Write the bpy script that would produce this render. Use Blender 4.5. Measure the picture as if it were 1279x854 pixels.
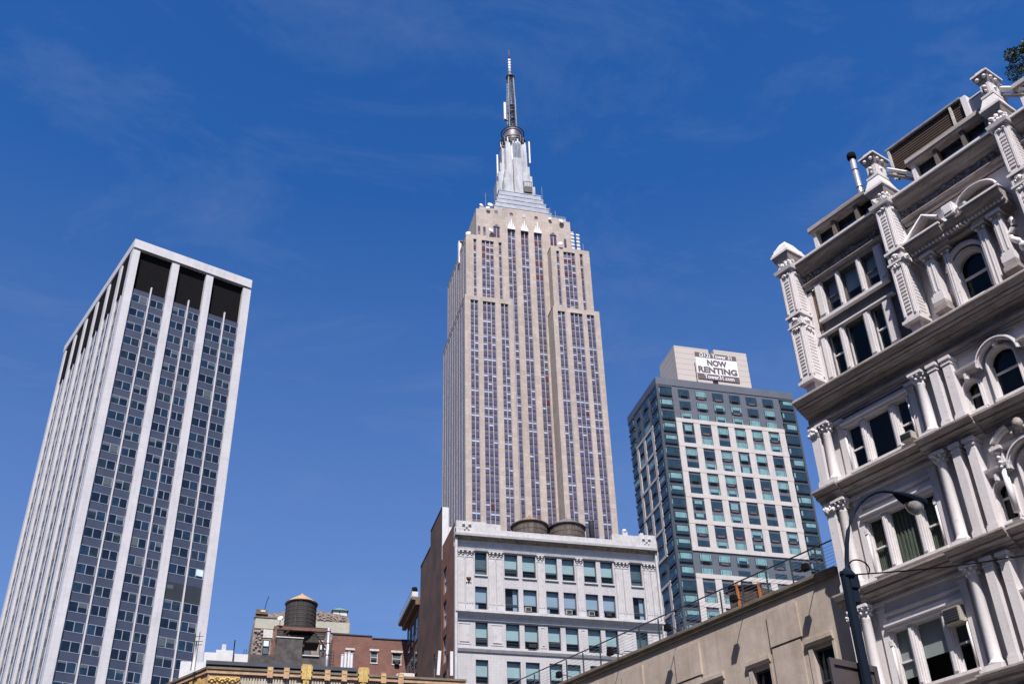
import bpy, math, random
from mathutils import Vector, Matrix
for o in list(bpy.data.objects): bpy.data.objects.remove(o)
SC = bpy.context.scene
COL = SC.collection
R = math.radians

# ------------------------------------------------------------------ camera
cam = bpy.data.cameras.new("camera")
cam.lens = 38.527; cam.sensor_width = 36; cam.clip_end = 12000; cam.clip_start = .1
cam_o = bpy.data.objects.new("camera", cam); COL.objects.link(cam_o)
cr = Vector((0.96709999, -0.2528982, -0.02757011)); cu = Vector((-0.11875768, -0.54464485, 0.83021599)); cf = Vector((0.22497605, 0.79962771, 0.55675964))
cam_o.matrix_world = Matrix(((cr.x, cu.x, -cf.x, 0), (cr.y, cu.y, -cf.y, 0), (cr.z, cu.z, -cf.z, 1.7), (0, 0, 0, 1)))
SC.camera = cam_o
CAM = Vector((0, 0, 1.7))
SC.render.resolution_x = 1024; SC.render.resolution_y = 683

# ------------------------------------------------------------------ sun and sky
SUN_AZ = 15.0      # degrees from -Y towards -X
SUN_EL = 56.0
sd = Vector((-math.sin(R(SUN_AZ)) * math.cos(R(SUN_EL)), -math.cos(R(SUN_AZ)) * math.cos(R(SUN_EL)), math.sin(R(SUN_EL))))
sl = bpy.data.lights.new("sun", 'SUN'); sl.energy = 5.0; sl.angle = R(.5); sl.color = (1, .93, .86)
so = bpy.data.objects.new("sun", sl); COL.objects.link(so)
so.rotation_euler = sd.to_track_quat('Z', 'Y').to_euler()
W = bpy.data.worlds.new("World"); SC.world = W; W.use_nodes = True
nt = W.node_tree; nt.nodes.clear()
N = nt.nodes.new; L = nt.links.new
out = N('ShaderNodeOutputWorld'); bg = N('ShaderNodeBackground'); sky = N('ShaderNodeTexSky')
sky.sky_type = 'NISHITA'; sky.sun_disc = False
sky.sun_elevation = R(SUN_EL); sky.sun_rotation = math.atan2(sd.x, sd.y)
sky.air_density = 1.0; sky.dust_density = 0.7; sky.ozone_density = 3.0; sky.altitude = 0
bg.inputs['Strength'].default_value = 0.087
# thin cirrus veil mixed into the sky
tc = N('ShaderNodeTexCoord'); mp = N('ShaderNodeMapping'); mp.inputs['Scale'].default_value = (1.6, 3.2, 5.0); mp.inputs['Rotation'].default_value = (.3, .5, .4)
nz = N('ShaderNodeTexNoise'); nz.inputs['Scale'].default_value = 2.3; nz.inputs['Detail'].default_value = 9; nz.inputs['Roughness'].default_value = .68; nz.inputs['Distortion'].default_value = .5
cr_ = N('ShaderNodeValToRGB'); cr_.color_ramp.elements[0].position = .5; cr_.color_ramp.elements[1].position = .9; cr_.color_ramp.elements[1].color = (.13, .13, .13, 1)
mx = N('ShaderNodeMixRGB'); mx.inputs['Color2'].default_value = (3.6, 4.0, 5.0, 1)
hs = N('ShaderNodeHueSaturation'); hs.inputs['Hue'].default_value = .511; hs.inputs['Saturation'].default_value = 1.36; hs.inputs['Value'].default_value = 1.0
L(tc.outputs['Generated'], mp.inputs['Vector']); L(mp.outputs[0], nz.inputs['Vector']); L(nz.outputs['Fac'], cr_.inputs[0])
L(sky.outputs[0], hs.inputs['Color']); L(hs.outputs[0], mx.inputs['Color1']); L(cr_.outputs[0], mx.inputs['Fac']); sx_ = N('ShaderNodeSeparateXYZ'); L(tc.outputs['Generated'], sx_.inputs[0])
mr_ = N('ShaderNodeMapRange'); mr_.inputs['From Min'].default_value = .25; mr_.inputs['From Max'].default_value = .66; mr_.inputs['To Min'].default_value = .30; mr_.inputs['To Max'].default_value = 0; L(sx_.outputs[2], mr_.inputs['Value'])
mh = N('ShaderNodeMixRGB'); mh.inputs['Color2'].default_value = (2.4, 2.65, 3.7, 1); L(mr_.outputs[0], mh.inputs['Fac']); L(mx.outputs[0], mh.inputs['Color1']); L(mh.outputs[0], bg.inputs['Color']); L(bg.outputs[0], out.inputs['Surface'])
vs = SC.view_settings; SC.display_settings.display_device = 'sRGB'
vs.view_transform = 'Standard'; vs.look = 'None'; vs.gamma = 1; vs.use_curve_mapping = False; vs.exposure = 0.85

# ------------------------------------------------------------------ materials
MATS = {}
def mat(name, col, rough=.75, metal=0, var=.12, scale=1.0, stretch=(1, 1, 1), bump=0, col2=None, spec=.5, kind='noise', coat=0):
    m = bpy.data.materials.new(name); m.use_nodes = True
    n = m.node_tree; b = n.nodes['Principled BSDF']
    b.inputs['Roughness'].default_value = rough; b.inputs['Metallic'].default_value = metal
    b.inputs['Specular IOR Level'].default_value = spec
    if coat: b.inputs['Coat Weight'].default_value = coat; b.inputs['Coat Roughness'].default_value = .03
    t = n.nodes.new('ShaderNodeTexCoord'); mpp = n.nodes.new('ShaderNodeMapping'); mpp.inputs['Scale'].default_value = stretch
    nn = n.nodes.new('ShaderNodeTexNoise'); nn.inputs['Scale'].default_value = scale; nn.inputs['Detail'].default_value = 6; nn.inputs['Roughness'].default_value = .65
    rp = n.nodes.new('ShaderNodeValToRGB')
    c2 = col2 if col2 else tuple(c * (1 - var * 2) for c in col)
    rp.color_ramp.elements[0].position = .3; rp.color_ramp.elements[0].color = (*c2, 1)
    rp.color_ramp.elements[1].position = .68; rp.color_ramp.elements[1].color = (*[min(1, c * (1 + var * .4)) for c in col], 1)
    n.links.new(t.outputs['Object'], mpp.inputs[0]); n.links.new(mpp.outputs[0], nn.inputs['Vector'])
    n.links.new(nn.outputs['Fac'], rp.inputs[0])
    last = rp.outputs[0]
    m['_'] = 0
    n.links.new(last, b.inputs['Base Color'])
    if bump:
        bp = n.nodes.new('ShaderNodeBump'); bp.inputs['Strength'].default_value = bump; bp.inputs['Distance'].default_value = .03
        nb = n.nodes.new('ShaderNodeTexNoise'); nb.inputs['Scale'].default_value = 9 * scale; nb.inputs['Detail'].default_value = 5
        n.links.new(t.outputs['Object'], nb.inputs['Vector']); n.links.new(nb.outputs['Fac'], bp.inputs['Height']); n.links.new(bp.outputs[0], b.inputs['Normal'])
    MATS[name] = m
    return m
def courses(name, w, h, mortar, mcol, offset=.5, size_var=.0, bump=.3):
    """add masonry joints to a material (works on any upright face)"""
    m = MATS[name]; n = m.node_tree; b = n.nodes['Principled BSDF']
    src = b.inputs['Base Color'].links[0].from_socket
    t = n.nodes.new('ShaderNodeTexCoord'); sx = n.nodes.new('ShaderNodeSeparateXYZ'); n.links.new(t.outputs['Object'], sx.inputs[0])
    ad = n.nodes.new('ShaderNodeMath'); ad.operation = 'ADD'; n.links.new(sx.outputs[0], ad.inputs[0]); n.links.new(sx.outputs[1], ad.inputs[1])
    cb = n.nodes.new('ShaderNodeCombineXYZ'); n.links.new(ad.outputs[0], cb.inputs[0]); n.links.new(sx.outputs[2], cb.inputs[1])
    br = n.nodes.new('ShaderNodeTexBrick'); br.offset = offset
    br.inputs['Scale'].default_value = 1; br.inputs['Brick Width'].default_value = w; br.inputs['Row Height'].default_value = h
    br.inputs['Mortar Size'].default_value = mortar; br.inputs['Mortar Smooth'].default_value = .1
    br.inputs['Color1'].default_value = (1, 1, 1, 1); br.inputs['Color2'].default_value = (1 - size_var, 1 - size_var, 1 - size_var, 1); br.inputs['Mortar'].default_value = (*mcol, 1)
    n.links.new(cb.outputs[0], br.inputs['Vector'])
    mm = n.nodes.new('ShaderNodeMixRGB'); mm.blend_type = 'MULTIPLY'; mm.inputs['Fac'].default_value = 1
    n.links.new(src, mm.inputs['Color1']); n.links.new(br.outputs['Color'], mm.inputs['Color2'])
    n.links.new(mm.outputs[0], b.inputs['Base Color'])

mat('limestone', (.385, .332, .305), .85, var=.10, scale=.08, stretch=(1, 1, .35)); courses('limestone', 2.6, 1.85, .06, (.74, .71, .70), size_var=.17)
mat('limestone_shade_side', (.42, .345, .29), .85, var=.10, scale=.08)
mat('steel_strip', (.30, .30, .34), .42, metal=.35, var=.12, scale=.4)
mat('spandrel_aluminium', (.095, .082, .11), .5, metal=.25, var=.3, scale=.3)
mat('window_violet', (.035, .035, .07), .12, var=.5, scale=.5, col2=(.10, .07, .10), spec=.8)
mat('window_red', (.10, .012, .016), .3, var=.3)
mat('blind_cyan', (.34, .42, .56), .5, var=.2, scale=.3)
mat('mast_metal', (.36, .37, .40), .42, metal=.2, var=.25, scale=.35, stretch=(1, 1, .3))
mat('mast_glass', (.16, .20, .24), .2, metal=.3, var=.2, scale=.5)
mat('tier_metal', (.25, .27, .33), .5, metal=.25, var=.15, scale=.3)
mat('dark_metal', (.05, .05, .055), .5, metal=.3, var=.2)
mat('antenna_white', (.55, .55, .58), .45, var=.06)
mat('white_marble', (.50, .49, .51), .45, var=.06, scale=.25, stretch=(1, 1, .5)); courses('white_marble', 1.4, 1.13, .03, (.88, .88, .90), offset=0)
mat('louvre_black', (.008, .0075, .009), .95, var=.1, spec=.05)
mat('slate_spandrel', (.034, .043, .078), .42, var=.1, scale=.5)
mat('slate_spandrel_dark', (.02, .023, .028), .42, var=.1, scale=.5)
mat('alu_frame', (.27, .29, .34), .4, metal=.3, var=.05)
mat('glass_navy', (.008, .015, .03), .06, var=.3, spec=.45)
mat('glass_slate', (.022, .036, .05), .08, var=.4, spec=.5)
mat('glass_steel', (.012, .03, .055), .05, var=.4, spec=.8)
mat('blind_grey', (.07, .088, .10), .4, var=.15, scale=2)
mat('blind_bright', (.5, .62, .66), .4, var=.05)
mat('grey_panel', (.085, .095, .12), .5, var=.1, scale=.4, metal=.1)
mat('precast_white', (.41, .385, .38), .75, var=.07, scale=.4); 
mat('precast_block', (.40, .365, .35), .8, var=.06, scale=.3); courses('precast_block', 60, 1.45, .06, (.62, .60, .58), offset=0)
mat('glass_teal', (.014, .036, .048), .05, var=.35, spec=1.0, scale=.6)
mat('teal_blind', (.15, .285, .295), .25, var=.18, scale=.9, spec=.8)
mat('frame_dark', (.05, .06, .072), .45, metal=.2, var=.1)
mat('sign_white', (.56, .57, .60), .6, var=.03)
mat('sign_brown', (.085, .055, .06), .6, var=.05)
mat('glazed_white', (.39, .38, .395), .5, var=.08, scale=.35); courses('glazed_white', .62, .31, .012, (.80, .79, .80), size_var=.04)
mat('terracotta_white', (.41, .40, .415), .55, var=.10, scale=1.5, bump=.15)
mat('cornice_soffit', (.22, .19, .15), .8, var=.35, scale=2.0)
mat('brick_brown', (.20, .075, .045), .9, var=.25, scale=.5); courses('brick_brown', .24, .09, .012, (.75, .75, .75), size_var=.3)
mat('brick_dark', (.11, .05, .036), .9, var=.45, scale=.35, col2=(.03, .02, .018)); courses('brick_dark', .24, .09, .012, (.8, .8, .8), size_var=.35)
mat('brick_red', (.19, .09, .072), .9, var=.2, scale=.5); courses('brick_red', .24, .09, .012, (.85, .9, .9), size_var=.25)
mat('brick_exposed', (.23, .15, .10), .9, var=.3, scale=2); courses('brick_exposed', .22, .08, .012, (.45, .42, .4), size_var=.35)
mat('tank_wood', (.10, .078, .066), .85, var=.35, scale=1.4, stretch=(3, 3, .3), bump=.4)
mat('tank_dark', (.034, .029, .029), .85, var=.4, scale=1.4, stretch=(3, 3, .3), bump=.4)
mat('hoop_iron', (.10, .08, .07), .6, metal=.4, var=.2)
mat('plywood_orange', (.36, .235, .125), .7, var=.2, scale=2)
mat('roof_rust', (.22, .125, .07), .8, var=.35, scale=2)
mat('roof_grey', (.12, .115, .12), .8, var=.3, scale=2)
mat('rust_steel', (.15, .055, .04), .7, var=.35, scale=1.5)
mat('stucco_cream', (.34, .33, .28), .85, var=.1, scale=.8)
mat('stone_mottled', (.24, .20, .17), .9, var=.4, scale=2.6, col2=(.07, .06, .06), bump=.5)
mat('sooty_wall', (.075, .066, .066), .9, var=.4, scale=1.1, col2=(.018, .018, .02), bump=.5)
mat('lintel_white', (.48, .455, .43), .7, var=.15, scale=3)
mat('deco_tan', (.40, .36, .31), .8, var=.12, scale=1.4, bump=.15)
mat('deco_orange', (.42, .27, .16), .6, var=.2, scale=3, bump=.2)
mat('deco_yellow', (.50, .36, .10), .5, var=.2, scale=4, bump=.2)
mat('membrane_navy', (.03, .04, .06), .5, var=.2)
mat('flashing_white', (.48, .48, .50), .5, var=.08)
mat('green_copper', (.10, .20, .16), .7, var=.2)
mat('duct_zinc', (.42, .43, .46), .4, metal=.6, var=.2, scale=3)
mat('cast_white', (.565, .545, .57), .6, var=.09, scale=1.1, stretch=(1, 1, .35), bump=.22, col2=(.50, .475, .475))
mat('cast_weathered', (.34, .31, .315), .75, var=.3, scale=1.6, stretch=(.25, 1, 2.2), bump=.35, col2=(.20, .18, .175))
mat('slate_grey', (.10, .10, .115), .6, var=.3, scale=2.2, stretch=(.5, 1, 3), bump=.4)
mat('interior_dark', (.012, .012, .014), .8, var=.1)
mat('curtain_green', (.13, .15, .12), .9, var=.4, scale=3, stretch=(9, 9, .25))
mat('blind_pale', (.30, .33, .34), .8, var=.08, scale=.7)
mat('timber_brown', (.055, .033, .022), .75, var=.35, scale=3, stretch=(.2, 1, 6))
mat('mullion_brown', (.12, .10, .09), .6, var=.2)
mat('tan_concrete', (.405, .35, .315), .85, var=.13, scale=.55, bump=.2, col2=(.28, .235, .19))
mat('tan_dark', (.16, .125, .09), .8, var=.25, scale=1.5)
mat('lamp_paint', (.010, .015, .028), .8, var=.1, spec=.02)
mat('cable_black', (.008, .008, .01), .95, var=.1, spec=0)
mat('lamp_bowl', (.30, .28, .28), .18, var=.25, scale=14, spec=.8)
mat('post_orange', (.42, .13, .03), .6, var=.2)
mat('sign_back', (.045, .034, .036), .55, var=.2, scale=2)
mat('foliage', (.085, .13, .03), .6, var=.45, scale=3)
mat('bark', (.06, .045, .035), .9, var=.3)
mat('asphalt', (.05, .05, .052), .9, var=.15, scale=.5)
mat('pavement', (.22, .21, .20), .9, var=.1, scale=.7); courses('pavement', 1.5, 1.5, .015, (.5, .5, .5))
mat('road_paint', (.75, .75, .73), .7, var=.08)
mat('roof_tar', (.06, .06, .06), .9, var=.2)
mat('ac_cream', (.33, .31, .27), .6, var=.1)
mat('ac_brown', (.085, .06, .045), .7, var=.3, scale=4)

def grime(name, amount, scale=1.0, lo=.52, hi=.75, tint=(.45, .38, .33), stretch=(1, 1, 1)):
    m = MATS[name]; n = m.node_tree; b = n.nodes['Principled BSDF']; src = b.inputs['Base Color'].links[0].from_socket
    t = n.nodes.new('ShaderNodeTexCoord'); mp_ = n.nodes.new('ShaderNodeMapping'); mp_.inputs['Scale'].default_value = stretch
    q = n.nodes.new('ShaderNodeTexNoise'); q.inputs['Scale'].default_value = scale; q.inputs['Detail'].default_value = 8; q.inputs['Roughness'].default_value = .72
    g = n.nodes.new('ShaderNodeMapRange'); g.inputs['From Min'].default_value = lo; g.inputs['From Max'].default_value = hi; g.inputs['To Max'].default_value = amount
    k = n.nodes.new('ShaderNodeMixRGB'); k.blend_type = 'MULTIPLY'; k.inputs['Color2'].default_value = (*tint, 1)
    n.links.new(t.outputs['Object'], mp_.inputs[0]); n.links.new(mp_.outputs[0], q.inputs['Vector']); n.links.new(q.outputs['Fac'], g.inputs['Value'])
    n.links.new(g.outputs[0], k.inputs['Fac']); n.links.new(src, k.inputs['Color1']); n.links.new(k.outputs[0], b.inputs['Base Color'])
grime('cast_white', .9, 5.0, .60, .72, (.55, .44, .36)); grime('cast_white', .4, 1.6, .50, .75, (.66, .62, .62), (3, 3, .35))
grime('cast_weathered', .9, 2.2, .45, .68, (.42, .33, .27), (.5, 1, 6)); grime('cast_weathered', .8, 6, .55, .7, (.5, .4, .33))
grime('white_marble', .6, .5, .48, .75, (.72, .70, .72), (2.5, 2.5, .06)); grime('white_marble', .5, .35, .5, .6, (.82, .82, .84))
grime('glazed_white', .6, 1.2, .5, .75, (.70, .64, .60), (3, 3, .2)); grime('terracotta_white', .7, 2.5, .52, .72, (.62, .54, .48))
grime('tan_concrete', .7, 1.1, .48, .75, (.66, .60, .56), (3, 3, .16)); grime('tan_concrete', .5, 4, .5, .7, (.75, .72, .70))
grime('limestone', .5, .12, .46, .7, (.82, .76, .72), (2, 2, .1)); grime('limestone', .5, .5, .5, .68, (.80, .74, .70), (2, 2, .5)); grime('precast_white', .5, .5, .48, .75, (.75, .68, .64), (3, 3, .12)); grime('precast_block', .5, .3, .45, .7, (.78, .74, .7))
grime('deco_tan', .8, 2.4, .5, .7, (.6, .52, .45)); grime('deco_orange', .7, 4, .5, .7, (.6, .5, .5)); grime('deco_yellow', .8, 6, .5, .7, (.6, .45, .35))

def glass_mat(name, tint, gloss_rough=.02, fac=.9):
    m = bpy.data.materials.new(name); m.use_nodes = True; n = m.node_tree; n.nodes.clear()
    o = n.nodes.new('ShaderNodeOutputMaterial'); mxs = n.nodes.new('ShaderNodeMixShader'); tr = n.nodes.new('ShaderNodeBsdfTransparent'); gl = n.nodes.new('ShaderNodeBsdfGlossy')
    lw = n.nodes.new('ShaderNodeLayerWeight'); lw.inputs[0].default_value = .5
    pw = n.nodes.new('ShaderNodeMath'); pw.operation = 'POWER'; pw.inputs[1].default_value = 4.5; n.links.new(lw.outputs['Facing'], pw.inputs[0])
    fr = n.nodes.new('ShaderNodeMath'); fr.operation = 'MULTIPLY_ADD'; fr.inputs[1].default_value = .7; fr.inputs[2].default_value = .018; n.links.new(pw.outputs[0], fr.inputs[0])
    tcn = n.nodes.new('ShaderNodeTexCoord'); nb = n.nodes.new('ShaderNodeTexNoise'); nb.inputs['Scale'].default_value = .9; bp = n.nodes.new('ShaderNodeBump'); bp.inputs['Strength'].default_value = .12; bp.inputs['Distance'].default_value = .02
    n.links.new(tcn.outputs['Object'], nb.inputs['Vector']); n.links.new(nb.outputs['Fac'], bp.inputs['Height']); n.links.new(bp.outputs[0], gl.inputs['Normal'])
    tr.inputs[0].default_value = (*tint, 1); gl.inputs['Roughness'].default_value = gloss_rough; gl.inputs['Color'].default_value = (.8, .82, .85, 1)
    n.links.new(fr.outputs[0], mxs.inputs[0]); n.links.new(tr.outputs[0], mxs.inputs[1]); n.links.new(gl.outputs[0], mxs.inputs[2]); n.links.new(mxs.outputs[0], o.inputs[0])
    MATS[name] = m
glass_mat('pane_teal', (.80, .93, .96)); glass_mat('pane_clear', (.84, .88, .87)); glass_mat('pane_blue', (.74, .84, .95))

# ------------------------------------------------------------------ mesh builder
class MB:
    def __init__(s): s.v = []; s.f = []; s.m = []; s.slots = []; s.sm = []
    def mi(s, m):
        if m not in s.slots: s.slots.append(m)
        return s.slots.index(m)
    def poly(s, pts, m, smooth=False):
        i = len(s.v); s.v.extend([tuple(p) for p in pts]); s.f.append(tuple(range(i, i + len(pts)))); s.m.append(s.mi(m)); s.sm.append(smooth)
    def box(s, x0, x1, y0, y1, z0, z1, m):
        if x0 > x1: x0, x1 = x1, x0
        if y0 > y1: y0, y1 = y1, y0
        i = len(s.v)
        s.v += [(x0, y0, z0), (x1, y0, z0), (x1, y1, z0), (x0, y1, z0), (x0, y0, z1), (x1, y0, z1), (x1, y1, z1), (x0, y1, z1)]
        k = s.mi(m)
        for q in ((3, 2, 1, 0), (4, 5, 6, 7), (0, 1, 5, 4), (1, 2, 6, 5), (2, 3, 7, 6), (3, 0, 4, 7)):
            s.f.append(tuple(i + a for a in q)); s.m.append(k); s.sm.append(False)
        return s
    def taper(s, x0, x1, y0, y1, z0, z1, dx, dy, m):
        """box whose top is inset by dx, dy"""
        i = len(s.v)
        s.v += [(x0, y0, z0), (x1, y0, z0), (x1, y1, z0), (x0, y1, z0), (x0 + dx, y0 + dy, z1), (x1 - dx, y0 + dy, z1), (x1 - dx, y1 - dy, z1), (x0 + dx, y1 - dy, z1)]
        k = s.mi(m)
        for q in ((3, 2, 1, 0), (4, 5, 6, 7), (0, 1, 5, 4), (1, 2, 6, 5), (2, 3, 7, 6), (3, 0, 4, 7)):
            s.f.append(tuple(i + a for a in q)); s.m.append(k); s.sm.append(False)
        return s
    def mould(s, prof, x0, x1, m, soffit=None, ends=True):
        """profile [(y,z)...] from bottom at wall, out, up and back, swept along x"""
        n = len(prof)
        for a in range(n):
            p, q = prof[a], prof[(a + 1) % n]
            mm = m
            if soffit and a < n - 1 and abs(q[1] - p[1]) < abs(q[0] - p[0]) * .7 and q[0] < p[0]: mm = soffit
            s.poly([(x0, p[0], p[1]), (x1, p[0], p[1]), (x1, q[0], q[1]), (x0, q[0], q[1])], mm)
        if ends:
            s.poly([(x0, p[0], p[1]) for p in prof], m); s.poly([(x1, p[0], p[1]) for p in reversed(prof)], m)
        return s
    def lathe(s, cx, cy, prof, n, m, smooth=True, sx=1, sy=1, caps=True):
        k = s.mi(m); base = len(s.v)
        for r, z in prof:
            for a in range(n):
                t = 2 * math.pi * a / n; s.v.append((cx + r * math.cos(t) * sx, cy + r * math.sin(t) * sy, z))
        for j in range(len(prof) - 1):
            for a in range(n):
                b = (a + 1) % n
                s.f.append((base + j * n + a, base + j * n + b, base + (j + 1) * n + b, base + (j + 1) * n + a)); s.m.append(k); s.sm.append(smooth)
        if caps:
            s.f.append(tuple(base + a for a in reversed(range(n)))); s.m.append(k); s.sm.append(False)
            s.f.append(tuple(base + (len(prof) - 1) * n + a for a in range(n))); s.m.append(k); s.sm.append(False)
        return s
    def tube(s, pts, r, n, m, r2=None):
        k = s.mi(m); base = len(s.v); P = [Vector(p) for p in pts]; c = len(P)
        for j, p in enumerate(P):
            d = (P[min(j + 1, c - 1)] - P[max(j - 1, 0)]).normalized()
            up = Vector((0, 0, 1)) if abs(d.z) < .9 else Vector((1, 0, 0))
            a1 = d.cross(up).normalized(); a2 = d.cross(a1)
            rr = r if r2 is None else r + (r2 - r) * j / (c - 1)
            for a in range(n):
                t = 2 * math.pi * a / n; s.v.append(tuple(p + a1 * math.cos(t) * rr + a2 * math.sin(t) * rr))
        for j in range(c - 1):
            for a in range(n):
                b = (a + 1) % n
                s.f.append((base + j * n + a, base + j * n + b, base + (j + 1) * n + b, base + (j + 1) * n + a)); s.m.append(k); s.sm.append(n > 4)
        s.f.append(tuple(base + a for a in range(n))); s.m.append(k); s.sm.append(False)
        s.f.append(tuple(base + (c - 1) * n + a for a in reversed(range(n)))); s.m.append(k); s.sm.append(False)
        return s
    def ball(s, c, r, m, n=8, sz=1):
        prof = [(max(.001, r * math.sin(math.pi * j / 6)), c[2] - r * sz * math.cos(math.pi * j / 6)) for j in range(7)]
        return s.lathe(c[0], c[1], prof, n, m)
    def wall(s, x0, x1, z0, z1, holes, y, depth, m, rm=None):
        """wall sheet facing -y with rectangular openings and their reveals"""
        xs = sorted({x0, x1, *[h[0] for h in holes], *[h[1] for h in holes]}); zs = sorted({z0, z1, *[h[2] for h in holes], *[h[3] for h in holes]})
        xs = [x for x in xs if x0 <= x <= x1]; zs = [z for z in zs if z0 <= z <= z1]
        for zi in range(len(zs) - 1):
            run = None
            for xi in range(len(xs) - 1):
                cx, cz = (xs[xi] + xs[xi + 1]) / 2, (zs[zi] + zs[zi + 1]) / 2
                hole = any(h[0] < cx < h[1] and h[2] < cz < h[3] for h in holes)
                if not hole:
                    if run is None: run = xs[xi]
                if (hole or xi == len(xs) - 2) and run is not None:
                    e = xs[xi] if hole else xs[xi + 1]
                    s.poly([(run, y, zs[zi]), (e, y, zs[zi]), (e, y, zs[zi + 1]), (run, y, zs[zi + 1])], m); run = None
        rm = rm or m; d = y + depth
        for a, b, c, e in [h[:4] for h in holes]:
            s.poly([(a, y, c), (a, d, c), (b, d, c), (b, y, c)], rm); s.poly([(a, y, e), (b, y, e), (b, d, e), (a, d, e)], rm)
            s.poly([(a, y, c), (a, y, e), (a, d, e), (a, d, c)], rm); s.poly([(b, y, c), (b, d, c), (b, d, e), (b, y, e)], rm)
        return s
    def arch(s, cx, z0, zs, ri, ro, y0, y1, m, seg=12, legs=True):
        """arched surround: legs from z0 to the springing zs, ring of radii ri..ro, front at y0, back at y1"""
        if legs:
            s.box(cx - ro, cx - ri, y0, y1, z0, zs, m); s.box(cx + ri, cx + ro, y0, y1, z0, zs, m)
        for a in range(seg):
            t0, t1 = math.pi * a / seg, math.pi * (a + 1) / seg
            A = lambda r, t, y: (cx + r * math.cos(t), y, zs + r * math.sin(t))
            s.poly([A(ri, t0, y0), A(ro, t0, y0), A(ro, t1, y0), A(ri, t1, y0)], m)
            s.poly([A(ro, t0, y0), A(ro, t0, y1), A(ro, t1, y1), A(ro, t1, y0)], m)
            s.poly([A(ri, t0, y0), A(ri, t1, y0), A(ri, t1, y1), A(ri, t0, y1)], m)
        return s
    def archfill(s, cx, zs, r, top, y, m, half=None, seg=12):
        """wall between an arched head and the straight line z=top above it"""
        half = half or r
        for a in range(seg):
            t0, t1 = math.pi * a / seg, math.pi * (a + 1) / seg
            p0 = (cx + r * math.cos(t0), zs + r * math.sin(t0)); p1 = (cx + r * math.cos(t1), zs + r * math.sin(t1))
            s.poly([(p0[0], y, p0[1]), (p0[0], y, top), (p1[0], y, top), (p1[0], y, p1[1])], m)
        return s
    def disc_arch(s, cx, z0, zs, r, y, m, seg=12):
        pts = [(cx - r, y, z0), (cx + r, y, z0)] + [(cx + r * math.cos(math.pi * a / seg), y, zs + r * math.sin(math.pi * a / seg)) for a in range(seg + 1)]
        s.poly(pts, m); return s
    def build(s, name, parent=None, label=None, kind=None):
        me = bpy.data.meshes.new(name); me.from_pydata(s.v, [], s.f)
        for k in s.slots: me.materials.append(MATS[k])
        me.polygons.foreach_set('material_index', s.m); me.polygons.foreach_set('use_smooth', s.sm); me.update()
        o = bpy.data.objects.new(name, me); COL.objects.link(o)
        if parent is not None: o.parent = parent
        if label: o['label'] = label
        if kind: o['kind'] = kind
        return o
def thing(name, label, cat, loc=(0, 0, 0), rotz=0, group=None):
    o = bpy.data.objects.new(name, None); o.empty_display_size = .5; COL.objects.link(o)
    o.location = loc; o.rotation_euler = (0, 0, rotz); o['label'] = label; o['category'] = cat
    if group: o['group'] = group
    return o
def tag(o, label, cat, group=None):
    o['label'] = label; o['category'] = cat
    if group: o['group'] = group
    return o
def emit_windows(th, wins, fn, limit=100, name='window', world=None):
    """the windows nearest the camera become parts, the rest one part"""
    Mw = Matrix.Translation(th.location) @ th.rotation_euler.to_matrix().to_4x4()
    wins = sorted(wins, key=lambda w: ((Mw @ Vector(w[0])) - CAM).length)
    for w in wins[:limit]:
        b = MB(); fn(b, w); b.build(name, th)
    if wins[limit:]:
        b = MB()
        for w in wins[limit:]: fn(b, w)
        b.build(name, th, kind='stuff')
class Turn:
    """wraps a builder so that a facade drawn facing -y is laid on the -x face (x runs to the back)"""
    def __init__(s, b): s.b = b
    def box(s, x0, x1, y0, y1, z0, z1, m): s.b.box(min(y0, y1), max(y0, y1), min(x0, x1), max(x0, x1), z0, z1, m)
    def poly(s, pts, m): s.b.poly([(p[1], p[0], p[2]) for p in reversed(pts)], m)
def struct(name, b, kind='structure'):
    o = b.build(name); o['kind'] = kind; return o

# ------------------------------------------------------------------ ground
BW = R(20.798)
b = MB(); b.poly([(-3000, -3000, 0), (3000, -3000, 0), (3000, 3000, 0), (-3000, 3000, 0)], 'asphalt'); struct('ground', b)
GHR = math.atan2(-.9348, .3551)      # the avenue facades face this frame's -y
GHO = Vector((22.0279, 34.0131, 0))
b = MB(); b.box(-60, 60, -6, 3, .005, .14, 'pavement'); o = struct('pavement', b); o.location = GHO; o.rotation_euler.z = GHR
b = MB()
for i in range(14): b.box(-58 + i * 8, -55 + i * 8, -19.1, -18.95, .004, .008, 'road_paint')
o = struct('road_marking', b); o.location = GHO; o.rotation_euler.z = GHR

# ------------------------------------------------------------------ opposite side of the avenue: unseen blocks added to darken reflections and shaded undersides
Mg = Matrix.Translation(GHO) @ Matrix.Rotation(GHR, 4, 'Z')
def opposite(x0, x1, h, m, lb):
    t_ = thing('added_street_building', lb, 'building', Mg @ Vector((x1, -47, 0)), GHR + math.pi)
    w = MB(); W_ = x1 - x0; nx = int(W_ / 3.2); hs_ = []
    for k in range(1, int(h / 3.9)):
        for i in range(nx): hs_.append((1 + i * 3.2, 2.6 + i * 3.2, k * 3.9 + .9, k * 3.9 + 3.0))
    w.wall(0, W_, 0, h, hs_, 0, .25, m); w.box(0, W_, .9, 14, 0, h, m); w.box(-.2, W_ + .2, -.6, 14, h, h + .9, m); w.build('wall', t_)
    w = MB()
    for a_, b_, c_, d_ in hs_: w.box(a_, b_, .22, .3, c_, d_, 'glass_navy')
    w.build('window', t_, kind='stuff')
opposite(-60, -12, 46, 'brick_red', 'added red brick street building across the avenue, unseen behind the viewer to the left')
opposite(-12, 36, 62, 'brick_brown', 'added tall brown brick building across the avenue, unseen straight behind the viewer')
opposite(36, 80, 44, 'tan_concrete', 'added tan stone building across the avenue, unseen behind the viewer to the right')

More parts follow.
